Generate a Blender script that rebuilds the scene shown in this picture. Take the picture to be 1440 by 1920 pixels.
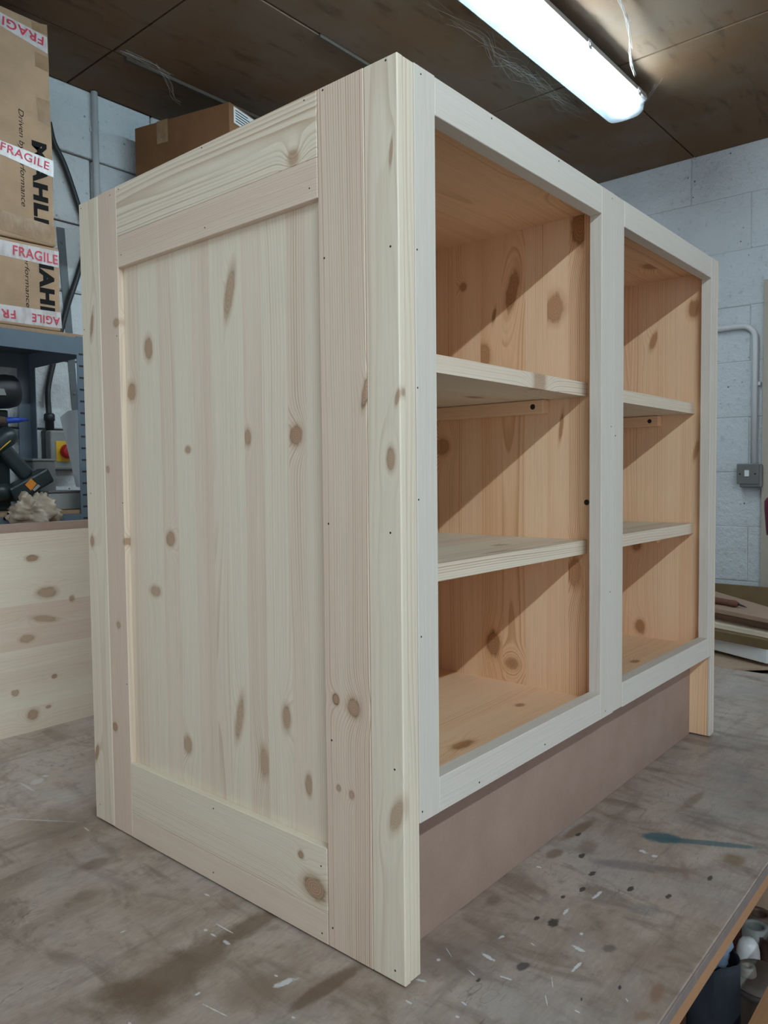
import bpy, bmesh, math, random
from mathutils import Vector, Matrix, noise as mnoise

for o in list(bpy.data.objects):
    bpy.data.objects.remove(o)
scene = bpy.context.scene
COL = scene.collection
rnd = random.Random(7)

# ------------------------------------------------------------------ camera
CAM = Vector((-0.56072, -0.45906, 0.50662))
YAW, PITCH, ROLL, FPX = 0.708734, -0.048137, -0.01045, 1423.88
_f = Vector((math.cos(PITCH) * math.cos(YAW), math.cos(PITCH) * math.sin(YAW), math.sin(PITCH)))
_r = Vector((math.sin(YAW), -math.cos(YAW), 0))
_u = _r.cross(_f)
_c, _s = math.cos(ROLL), math.sin(ROLL)
_r, _u = _c * _r + _s * _u, -_s * _r + _c * _u
cd = bpy.data.cameras.new('camera')
cam = bpy.data.objects.new('camera', cd)
COL.objects.link(cam)
M = Matrix((( _r.x, _u.x, -_f.x, CAM.x), (_r.y, _u.y, -_f.y, CAM.y), (_r.z, _u.z, -_f.z, CAM.z), (0, 0, 0, 1)))
cam.matrix_world = M
cd.sensor_fit = 'VERTICAL'
cd.sensor_height = 36.0
cd.lens = FPX / 1920 * 36.0
cd.clip_start = 0.01
scene.camera = cam
scene.cycles.max_bounces = 8
scene.cycles.use_adaptive_sampling = True
scene.cycles.adaptive_threshold = 0.05
scene.cycles.diffuse_bounces = 5
scene.cycles.glossy_bounces = 3
scene.cycles.transmission_bounces = 4
scene.cycles.transparent_max_bounces = 10

# ------------------------------------------------------------------ world, exposure
world = bpy.data.worlds.new('world')
scene.world = world
world.use_nodes = True
bg = world.node_tree.nodes['Background']
bg.inputs[0].default_value = (0.86, 0.92, 1.0, 1)
bg.inputs[1].default_value = 0.84
vs = scene.view_settings
vs.view_transform = 'Standard'
vs.look = 'None'
vs.gamma = 1.0
vs.use_curve_mapping = False
vs.exposure = 0.08
TUBE_FAR = 110.0       # radiance of the tube above the cabinet, lowered to balance the lighting
TUBE_NEAR = 350.0     # radiance of the tube on the near side, raised to balance the lighting


def px(x, y, ax, val):
    """point where the view through photo pixel (x, y) meets the plane axis = val (survey helper)"""
    d = _f + (x - 720) / FPX * _r + (960 - y) / FPX * _u
    t = (val - CAM[ax]) / d[ax]
    return CAM + t * d


# ------------------------------------------------------------------ node helpers
class NT:
    def __init__(self, name):
        self.mat = bpy.data.materials.new(name)
        self.mat.use_nodes = True
        self.t = self.mat.node_tree
        self.t.nodes.clear()
        self.out = self.t.nodes.new('ShaderNodeOutputMaterial')

    def n(self, typ, **kw):
        nd = self.t.nodes.new(typ)
        for k, v in kw.items():
            setattr(nd, k, v)
        return nd

    def link(self, a, b):
        self.t.links.new(a, b)

    def setin(self, sock, v):
        if isinstance(v, bpy.types.NodeSocket):
            self.link(v, sock)
        elif v is not None:
            if sock.type == 'RGBA' and len(v) == 3:
                v = (*v, 1)
            sock.default_value = v

    def m(self, op, a, b=None, c=None, clamp=False):
        nd = self.n('ShaderNodeMath', operation=op, use_clamp=clamp)
        for i, v in enumerate((a, b, c)):
            if v is not None:
                self.setin(nd.inputs[i], v)
        return nd.outputs[0]

    def v(self, op, a, b=None, out=0):
        nd = self.n('ShaderNodeVectorMath', operation=op)
        self.setin(nd.inputs[0], a)
        if b is not None:
            self.setin(nd.inputs[1], b)
        return nd.outputs['Value'] if op in ('DOT_PRODUCT', 'LENGTH', 'DISTANCE') else nd.outputs[0]

    def comb(self, x, y, z):
        nd = self.n('ShaderNodeCombineXYZ')
        for i, v in enumerate((x, y, z)):
            self.setin(nd.inputs[i], v)
        return nd.outputs[0]

    def sep(self, v):
        nd = self.n('ShaderNodeSeparateXYZ')
        self.link(v, nd.inputs[0])
        return nd.outputs

    def obj(self):
        return self.n('ShaderNodeTexCoord').outputs['Object']

    def world(self):
        return self.n('ShaderNodeNewGeometry').outputs['Position']

    def noise(self, vec, scale=1, detail=2, rough=0.5, dist=0):
        nd = self.n('ShaderNodeTexNoise')
        self.setin(nd.inputs['Vector'], vec)
        nd.inputs['Scale'].default_value = scale
        nd.inputs['Detail'].default_value = detail
        nd.inputs['Roughness'].default_value = rough
        nd.inputs['Distortion'].default_value = dist
        return nd.outputs[0]

    def voro(self, vec, scale, feature='F1', rand=1.0):
        nd = self.n('ShaderNodeTexVoronoi', feature=feature)
        self.setin(nd.inputs['Vector'], vec)
        nd.inputs['Scale'].default_value = scale
        nd.inputs['Randomness'].default_value = rand
        return nd.outputs['Distance']

    def mix(self, f, a, b, blend='MIX'):
        nd = self.n('ShaderNodeMix', data_type='RGBA', blend_type=blend)
        self.setin(nd.inputs[0], f)
        self.setin(nd.inputs[6], a)
        self.setin(nd.inputs[7], b)
        return nd.outputs[2]

    def ss(self, v, lo, hi):
        """smoothstep: 0 below lo, 1 above hi (lo > hi inverts)"""
        nd = self.n('ShaderNodeMapRange', interpolation_type='SMOOTHSTEP')
        self.setin(nd.inputs[0], v)
        if lo <= hi:
            a, b, c, d = lo, hi, 0.0, 1.0
        else:
            a, b, c, d = hi, lo, 1.0, 0.0
        for i, k in zip((1, 2, 3, 4), (a, b, c, d)):
            nd.inputs[i].default_value = k
        return nd.outputs[0]

    def attr(self, name):
        return self.n('ShaderNodeAttribute', attribute_type='OBJECT', attribute_name=name)

    def bsdf(self, col, rough=0.6, metal=0.0, bump=None, bstr=0.3, bdist=0.002, spec=0.5, alpha=None, trans=None, coat=None):
        b = self.n('ShaderNodeBsdfPrincipled')
        self.setin(b.inputs['Base Color'], col)
        self.setin(b.inputs['Roughness'], rough)
        self.setin(b.inputs['Metallic'], metal)
        b.inputs['Specular IOR Level'].default_value = spec
        if alpha is not None:
            self.setin(b.inputs['Alpha'], alpha)
        if trans is not None:
            b.inputs['Transmission Weight'].default_value = trans
        if coat is not None:
            b.inputs['Coat Weight'].default_value = coat
            b.inputs['Coat Roughness'].default_value = 0.15
        if bump is not None:
            bn = self.n('ShaderNodeBump')
            bn.inputs['Strength'].default_value = bstr
            bn.inputs['Distance'].default_value = bdist
            self.link(bump, bn.inputs['Height'])
            self.link(bn.outputs[0], b.inputs['Normal'])
        self.link(b.outputs[0], self.out.inputs[0])
        return self.mat


def plain(name, col, rough=0.5, metal=0.0, var=0.12, scale=30.0, spec=0.5, bump=0.0, alpha=None):
    """procedural surface: base colour with fine mottling and slight relief"""
    t = NT(name)
    o = t.obj()
    nz = t.noise(o, scale, 4, 0.6)
    k = t.m('MULTIPLY_ADD', nz, 2 * var, 1 - var)
    c = t.mix(1.0, col, t.comb(k, k, k), 'MULTIPLY')
    rg = t.m('MULTIPLY_ADD', nz, 0.2, rough - 0.1, clamp=True)
    return t.bsdf(c, rg, metal, nz if bump else None, bump, 0.001, spec, alpha)


# ------------------------------------------------------------------ the pine material
NK = 5


class Wood(dict):
    """a timber; wood[n] is its material for a board with n knots"""
    def __init__(self, *args):
        super().__init__()
        self.args = args

    def __missing__(self, n):
        self[n] = build_pine(n, *self.args)
        return self[n]


def make_pine(*args):
    return Wood(*args)


def build_pine(nk, name, A, B, C, knotA, knotB, rough=0.6):
    t = NT(name)
    P = t.obj()
    X, Y, Z = t.sep(P)[:]
    seed = t.attr('seed').outputs['Fac']
    tone = t.attr('tone').outputs['Fac']
    grain = t.attr('grain').outputs['Fac']
    off = t.comb(t.m('MULTIPLY', seed, 3.1), t.m('MULTIPLY', seed, 1.7), t.m('MULTIPLY', seed, 9.3))
    wob = t.m('SUBTRACT', t.noise(t.v('ADD', t.v('MULTIPLY', P, (60, 60, 30)), off), 1, 2), 0.5)
    wob2 = t.m('SUBTRACT', t.noise(t.v('ADD', t.v('MULTIPLY', P, (330, 330, 110)), off), 1, 2), 0.5)
    dmin, warp, kmask = None, None, None
    for i in range(nk):
        a = t.attr('knot%d' % i)
        k = t.sep(a.outputs['Vector'])
        rx = t.m('MAXIMUM', k[2], 1e-5)
        rz = t.m('MAXIMUM', a.outputs['Alpha'], 1e-5)
        dz = t.m('DIVIDE', t.m('SUBTRACT', Z, k[1]), rz)
        el = t.m('GREATER_THAN', t.m('DIVIDE', rz, rx), 2.3)
        dx = t.m('DIVIDE', t.m('SUBTRACT', X, k[0]), rx)
        dx = t.m('ADD', dx, t.m('MULTIPLY', t.m('MULTIPLY', el, 0.75), dz))
        d2 = t.m('ADD', t.m('MULTIPLY', dx, dx), t.m('MULTIPLY', dz, dz))
        d = t.m('SQRT', d2)
        w = t.m('MULTIPLY', t.m('EXPONENT', t.m('MULTIPLY', d2, -0.20)), rx)
        it = t.m('MULTIPLY_ADD', t.m('FRACT', t.m('ADD', t.m('MULTIPLY', k[0], 977.0), t.m('MULTIPLY', k[1], 431.0))), 0.5, 0.42)
        mk = t.m('MULTIPLY', t.ss(t.m('ADD', t.m('MULTIPLY_ADD', wob, 0.95, d), t.m('MULTIPLY', wob2, 0.45)), 1.25, 0.75), it)
        kmask = mk if kmask is None else t.m('MAXIMUM', kmask, mk)
        dmin = d if dmin is None else t.m('MINIMUM', dmin, d)
        warp = w if warp is None else t.m('ADD', warp, w)
    if nk:
        dmin = t.m('MULTIPLY_ADD', wob, 0.45, dmin)
    cx = t.m('MULTIPLY', t.m('SUBTRACT', t.m('FRACT', t.m('MULTIPLY', seed, 7.13)), 0.5), 0.22)
    cy = t.m('MULTIPLY_ADD', t.m('FRACT', t.m('MULTIPLY', seed, 3.71)), 0.07, 0.012)
    ex = t.m('SUBTRACT', X, cx)
    ey = t.m('SUBTRACT', Y, cy)
    rr = t.m('SQRT', t.m('ADD', t.m('MULTIPLY', ex, ex), t.m('MULTIPLY', ey, ey)))
    n1 = t.m('SUBTRACT', t.noise(t.v('ADD', t.v('MULTIPLY', P, (7, 7, 1.6)), off), 1, 1.5), 0.5)
    n2 = t.m('SUBTRACT', t.noise(t.v('ADD', t.v('MULTIPLY', P, (45, 45, 5)), off), 1, 1), 0.5)
    f = t.m('ADD', t.m('MULTIPLY_ADD', n1, 0.020, rr), t.m('MULTIPLY', n2, 0.0016))
    if nk:
        f = t.m('SUBTRACT', f, t.m('MULTIPLY', warp, 1.3))
    s = t.m('MULTIPLY', f, 360.0)
    fr = t.m('FRACT', s)
    wn = t.n('ShaderNodeTexWhiteNoise', noise_dimensions='1D')
    t.link(t.m('ADD', t.m('FLOOR', s), seed), wn.inputs['W'])
    band = t.m('MULTIPLY', t.ss(fr, 0.30, 0.90), t.ss(fr, 1.0, 0.93))
    band = t.m('MULTIPLY', band, t.m('MULTIPLY_ADD', wn.outputs['Value'], 0.85, 0.15))
    patch = t.noise(t.v('ADD', t.v('MULTIPLY', P, (14, 14, 1.4)), off), 1, 2)
    band = t.m('MULTIPLY', band, t.ss(patch, 0.28, 0.66))
    band = t.m('MULTIPLY', band, t.m('ADD', grain, t.m('MULTIPLY', warp, 22.0)) if nk else grain, clamp=True)
    fib = t.noise(t.v('ADD', t.v('MULTIPLY', P, (900, 900, 16)), off), 1, 2)
    broad = t.noise(t.v('ADD', t.v('MULTIPLY', P, (30, 30, 0.9)), off), 1, 2)
    tn = t.m('ADD', tone, t.m('MULTIPLY', t.m('SUBTRACT', broad, 0.5), 1.3), clamp=True)
    col = t.mix(tn, A, B)
    col = t.mix(band, col, C)
    if nk:
        # resin glow round a knot, then the knot itself with its rings and dark bark edge
        col = t.mix(t.m('MULTIPLY', t.ss(dmin, 1.9, 0.9), 0.45), col, C)
        ring = t.m('FRACT', t.m('MULTIPLY', dmin, 4.3))
        kc = t.mix(t.ss(ring, 0.35, 0.95), knotA, knotB)
        kc = t.mix(t.m('MULTIPLY', t.ss(dmin, 0.70, 0.93), t.attr('bark').outputs['Fac']), kc, (0.085, 0.043, 0.020))
        col = t.mix(kmask, col, kc)
    k = t.m('MULTIPLY_ADD', fib, 0.22, 0.89)
    col = t.mix(1.0, col, t.comb(k, k, k), 'MULTIPLY')
    return t.bsdf(col, rough, 0, t.m('ADD', fib, t.m('MULTIPLY', band, 0.6)), 0.10, 0.0006, 0.35)


PINE = make_pine('pine', (0.77, 0.69, 0.545), (0.715, 0.56, 0.445), (0.42, 0.275, 0.16), (0.45, 0.275, 0.17), (0.29, 0.165, 0.095))
PINE_WARM = make_pine('pine_warm', (0.87, 0.60, 0.385), (0.83, 0.50, 0.285), (0.52, 0.24, 0.09), (0.42, 0.20, 0.085), (0.30, 0.13, 0.05))  # pine for the cabinet inside, warm bounced light put into its colours
PINE_PALE = make_pine('pine_pale', (0.685, 0.64, 0.57), (0.66, 0.59, 0.51), (0.50, 0.42, 0.33), (0.50, 0.36, 0.24), (0.34, 0.21, 0.12))

# ------------------------------------------------------------------ object helpers
WM = {}          # world matrix of every object we place


def wmat(o):
    return WM[o.name]


def place(o, Mw, parent=None):
    COL.objects.link(o)
    WM[o.name] = Mw.copy()
    if parent is not None:
        o.parent = parent
        o.matrix_basis = WM[parent.name].inverted() @ Mw
    else:
        o.matrix_basis = Mw
    return o


def tag(o, label=None, cat=None, group=None, kind=None):
    if label:
        o['label'] = label
    if cat:
        o['category'] = cat
    if group:
        o['group'] = group
    if kind:
        o['kind'] = kind
    return o


def empty(name, loc, label, cat, group=None, rz=0.0):
    o = bpy.data.objects.new(name, None)
    o.empty_display_size = 0.05
    place(o, Matrix.Translation(Vector(loc)) @ Matrix.Rotation(rz, 4, 'Z'))
    return tag(o, label, cat, group)


def mesh_obj(name, bm, mat, parent=None, Mw=None, smooth=False):
    """bm in local coordinates of Mw"""
    me = bpy.data.meshes.new(name)
    if smooth:
        for f in bm.faces:
            f.smooth = True
    bm.normal_update()
    bm.to_mesh(me)
    bm.free()
    me.materials.append(mat[0] if isinstance(mat, Wood) else mat)
    o = bpy.data.objects.new(name, me)
    if Mw is None:
        Mw = WM[parent.name] if parent is not None else Matrix.Identity(4)
    return place(o, Mw, parent)


def bm_box(bm, a, b, bevel=0.0, seg=1, mat=None):
    a, b = Vector(a), Vector(b)
    lo = Vector([min(a[i], b[i]) for i in range(3)])
    hi = Vector([max(a[i], b[i]) for i in range(3)])
    r = bmesh.ops.create_cube(bm, size=1.0)
    vs_ = r['verts']
    for v in vs_:
        v.co = Vector([lo[i] + (v.co[i] + 0.5) * (hi[i] - lo[i]) for i in range(3)])
    if bevel > 0:
        es = list({e for v in vs_ for e in v.link_edges})
        r2 = bmesh.ops.bevel(bm, geom=es, offset=bevel, segments=seg, affect='EDGES', profile=0.5)
        vs_ = list({v for f in r2['faces'] for v in f.verts} | {v for v in vs_ if v.is_valid})
    if mat is not None:
        bmesh.ops.transform(bm, matrix=mat, verts=vs_)
    return vs_


def box(name, a, b, mat, parent=None, bevel=0.001, seg=1):
    """axis-aligned box given in world coordinates, origin at its bottom centre"""
    a, b = Vector(a), Vector(b)
    c = (a + b) / 2
    c.z = min(a.z, b.z)
    bm = bmesh.new()
    bm_box(bm, a - c, b - c, bevel, seg)
    return mesh_obj(name, bm, mat, parent, Matrix.Translation(c))


def tube_bm(bm, pts, rad, seg=8, caps=True, closed=False):
    pts = [Vector(p) for p in pts]
    n = len(pts)
    rads = rad if isinstance(rad, (list, tuple)) else [rad] * n
    rings = []
    prev = None
    for i, p in enumerate(pts):
        if i == 0:
            d = pts[1] - pts[0]
        elif i == n - 1:
            d = pts[-1] - pts[-2]
        else:
            d = pts[i + 1] - pts[i - 1]
        d.normalize()
        if prev is None:
            ref = Vector((0, 0, 1)) if abs(d.z) < 0.9 else Vector((1, 0, 0))
            sx = d.cross(ref).normalized()
        else:
            sx = (prev - d * prev.dot(d)).normalized()
        prev = sx
        sy = d.cross(sx)
        rings.append([bm.verts.new(p + rads[i] * (math.cos(2 * math.pi * k / seg) * sx + math.sin(2 * math.pi * k / seg) * sy)) for k in range(seg)])
    for i in range(n - 1):
        for k in range(seg):
            f = bm.faces.new((rings[i][k], rings[i][(k + 1) % seg], rings[i + 1][(k + 1) % seg], rings[i + 1][k]))
            f.smooth = True
    if caps:
        bm.faces.new(list(reversed(rings[0])))
        bm.faces.new(rings[-1])
    return bm


def tube(name, pts, rad, mat, parent=None, seg=10):
    o0 = Vector(pts[0])
    bm = bmesh.new()
    tube_bm(bm, [Vector(p) - o0 for p in pts], rad, seg)
    bmesh.ops.recalc_face_normals(bm, faces=bm.faces)
    return mesh_obj(name, bm, mat, parent, Matrix.Translation(o0))


def lathe(name, prof, mat, parent=None, Mw=None, seg=24, close=False):
    """prof: list of (r, z)"""
    bm = bmesh.new()
    rings = []
    for r, z in prof:
        if r < 1e-6:
            rings.append([bm.verts.new((0, 0, z))])
        else:
            rings.append([bm.verts.new((r * math.cos(2 * math.pi * k / seg), r * math.sin(2 * math.pi * k / seg), z)) for k in range(seg)])
    for a, b in zip(rings, rings[1:]):
        for k in range(seg):
            k2 = (k + 1) % seg
            if len(a) == 1 and len(b) == 1:
                continue
            if len(a) == 1:
                bm.faces.new((a[0], b[k2], b[k]))
            elif len(b) == 1:
                bm.faces.new((a[k], a[k2], b[0]))
            else:
                bm.faces.new((a[k], a[k2], b[k2], b[k]))
    bmesh.ops.recalc_face_normals(bm, faces=bm.faces)
    return mesh_obj(name, bm, mat, parent, Mw, smooth=True)


def spline(pts, n=8):
    """Catmull-Rom through pts"""
    pts = [Vector(p) for p in pts]
    q = [2 * pts[0] - pts[1]] + pts + [2 * pts[-1] - pts[-2]]
    out = []
    for i in range(1, len(q) - 2):
        for k in range(n):
            t = k / n
            a, b, c, d = q[i - 1], q[i], q[i + 1], q[i + 2]
            out.append(0.5 * ((2 * b) + (c - a) * t + (2 * a - 5 * b + 4 * c - d) * t * t + (3 * b - a - 3 * c + d) * t ** 3))
    out.append(pts[-1])
    return out


AX = {'x': 0, 'y': 1, 'z': 2}


def board(name, a, b, grain_ax, mat, parent=None, tone=0.3, grain=0.5, knots=(), bevel=0.0006, seed=None, bark=0.0, bseg=1):
    """wooden board; local z runs along the grain, local x across the face, local y through it.
    knots: (photo x, photo y, half width m, half length m, plane axis, plane value)"""
    a, b = Vector(a), Vector(b)
    lo = Vector([min(a[i], b[i]) for i in range(3)])
    hi = Vector([max(a[i], b[i]) for i in range(3)])
    c = (lo + hi) / 2
    size = hi - lo
    g = AX[grain_ax]
    o_ = [i for i in range(3) if i != g]
    xa = max(o_, key=lambda i: size[i])
    ez = Vector([1.0 if i == g else 0.0 for i in range(3)])
    ex = Vector([1.0 if i == xa else 0.0 for i in range(3)])
    ey = ez.cross(ex)
    R = Matrix((ex, ey, ez)).transposed().to_4x4()
    Mw = Matrix.Translation(c) @ R
    ya = 3 - g - xa
    half = Vector((size[xa], size[ya], size[g])) / 2
    bm = bmesh.new()
    bm_box(bm, -half, half, bevel, bseg)
    knots = list(knots)[:NK]
    if isinstance(mat, Wood):
        mat = mat[len(knots)]
    o = mesh_obj(name, bm, mat, parent, Mw)
    o['seed'] = rnd.uniform(0, 10) if seed is None else float(seed)
    o['tone'] = float(tone)
    o['grain'] = float(grain)
    o['bark'] = float(bark)
    inv = Mw.inverted()
    for i, k in enumerate(knots):
        w = px(k[0], k[1], k[4], k[5])
        l = inv @ w
        o['knot%d' % i] = [l.x, l.z, float(k[2]), float(k[3])]
    return o


def glued(name, a, b, grain_ax, split_ax, cuts, mat, parent, tones=None, grain=0.5, knots=(), label=None, seed0=None, bark=0.0, bevel=0.0):
    """edge-glued panel: the first stave is the part, the others are its children named stave.
    knots are handed to the stave they fall on"""
    a, b = Vector(a), Vector(b)
    s = AX[split_ax]
    lo, hi = min(a[s], b[s]), max(a[s], b[s])
    ed = [lo] + [c for c in sorted(cuts) if lo + 0.004 < c < hi - 0.004] + [hi]
    first = None
    for i in range(len(ed) - 1):
        aa, bb = a.copy(), b.copy()
        aa[s], bb[s] = ed[i], ed[i + 1]
        ks = [k for k in knots if ed[i] - 0.003 <= px(k[0], k[1], k[4], k[5])[s] < ed[i + 1] + 0.0 or (i == len(ed) - 2 and px(k[0], k[1], k[4], k[5])[s] >= ed[i + 1])]
        tn = rnd.uniform(0.0, 0.75) if tones is None else tones[i % len(tones)]
        o = board(name if first is None else 'stave', aa, bb, grain_ax, mat, parent if first is None else first, tn, grain * rnd.uniform(0.6, 1.25), ks, bevel, None, bark)
        if first is None:
            first = o
    if label:
        first['label'] = label
    return first


def text_mesh(name, body, mat, parent, origin, right, up, width=None, height=None, depth=0.0004, bold=0.0, shear=0.0, spacing=1.0, normal_off=0.0006):
    """lettering: body fitted to width (along right) x height (along up); origin is the lower left corner"""
    cu = bpy.data.curves.new('lettering', 'FONT')
    cu.body = body
    cu.size = 1.0
    cu.offset = bold
    cu.shear = shear
    cu.space_character = spacing
    tmp = bpy.data.objects.new('tmp_text', cu)
    COL.objects.link(tmp)
    dg = bpy.context.evaluated_depsgraph_get()
    me = bpy.data.meshes.new_from_object(tmp.evaluated_get(dg))
    bpy.data.objects.remove(tmp)
    xs = [v.co.x for v in me.vertices]
    ys = [v.co.y for v in me.vertices]
    x0, x1, y0, y1 = min(xs), max(xs), min(ys), max(ys)
    kx = width / (x1 - x0) if width else None
    ky = height / (y1 - y0) if height else None
    kx = kx or ky
    ky = ky or kx
    for v in me.vertices:
        v.co = Vector(((v.co.x - x0) * kx, (v.co.y - y0) * ky, 0))
    me.materials.clear()
    me.materials.append(mat)
    right = Vector(right).normalized()
    up = Vector(up)
    up = (up - right * up.dot(right)).normalized()
    nrm = right.cross(up)
    R = Matrix((right, up, nrm)).transposed().to_4x4()
    o = bpy.data.objects.new(name, me)
    return place(o, Matrix.Translation(Vector(origin) + nrm * normal_off) @ R, parent)


def slab(name, poly, thick, nrm, mat, parent=None):
    """flat polygon with thickness; poly in world coordinates, thickness laid behind along -nrm"""
    nrm = Vector(nrm).normalized()
    c = sum((Vector(p) for p in poly), Vector()) / len(poly)
    bm = bmesh.new()
    f_ = [bm.verts.new(Vector(p) - c) for p in poly]
    k_ = [bm.verts.new(Vector(p) - c - nrm * thick) for p in poly]
    bm.faces.new(f_)
    bm.faces.new(list(reversed(k_)))
    n = len(poly)
    for i in range(n):
        bm.faces.new((f_[i], k_[i], k_[(i + 1) % n], f_[(i + 1) % n]))
    bmesh.ops.recalc_face_normals(bm, faces=bm.faces)
    return mesh_obj(name, bm, mat, parent, Matrix.Translation(c))


# ------------------------------------------------------------------ other materials
def make_paint_block(name, base, dirt, amount):
    t = NT(name)
    p = t.world()
    n = t.noise(p, 6, 5, 0.6)
    n2 = t.noise(p, 45, 5, 0.65)
    n3 = t.noise(p, 160, 3, 0.6)
    col = t.mix(t.m('MULTIPLY', t.ss(n, 0.42, 0.75), 0.35), base, tuple(c * 0.80 for c in base))
    pit = t.m('MULTIPLY', t.ss(t.voro(t.v('ADD', p, t.comb(t.m('MULTIPLY', n, 0.05), 0.0, 0.0)), 30), 0.13, 0.05), t.ss(t.noise(p, 9, 2), 0.50, 0.62))
    col = t.mix(t.m('MULTIPLY', pit, amount), col, dirt)
    col = t.mix(t.m('MULTIPLY', t.ss(n2, 0.56, 0.74), 0.30 * amount), col, dirt)
    sm = t.noise(t.v('MULTIPLY', p, (3.0, 3.0, 6.0)), 1, 5, 0.7, 0.6)
    col = t.mix(t.m('MULTIPLY', t.ss(sm, 0.56, 0.78), 0.30 * amount), col, tuple(0.45 * c + 0.3 * d for c, d in zip(base, dirt)))
    h = t.m('ADD', t.m('MULTIPLY', n2, 1.3), t.m('SUBTRACT', t.m('MULTIPLY', n3, 0.35), t.m('MULTIPLY', pit, 0.8)))
    h = t.m('ADD', h, t.m('MULTIPLY', n, 2.0))
    return t.bsdf(col, 0.72, 0, h, 0.6, 0.010, 0.3)


def make_ceiling():
    t = NT('ceiling_board')
    p = t.world()
    n = t.noise(p, 2.2, 4, 0.6)
    n2 = t.noise(t.v('MULTIPLY', p, (5, 18, 5)), 1.3, 4, 0.6)
    n3 = t.noise(p, 60, 4, 0.7)
    col = t.mix(t.ss(n, 0.35, 0.65), (0.165, 0.092, 0.045), (0.175, 0.130, 0.092))
    col = t.mix(t.m('MULTIPLY', t.ss(n2, 0.55, 0.75), 0.5), col, (0.045, 0.026, 0.016))
    col = t.mix(t.m('MULTIPLY', t.ss(n3, 0.62, 0.80), 0.25), col, (0.20, 0.18, 0.16))
    return t.bsdf(col, 0.75, 0, n3, 0.2, 0.001, 0.25)


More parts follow.
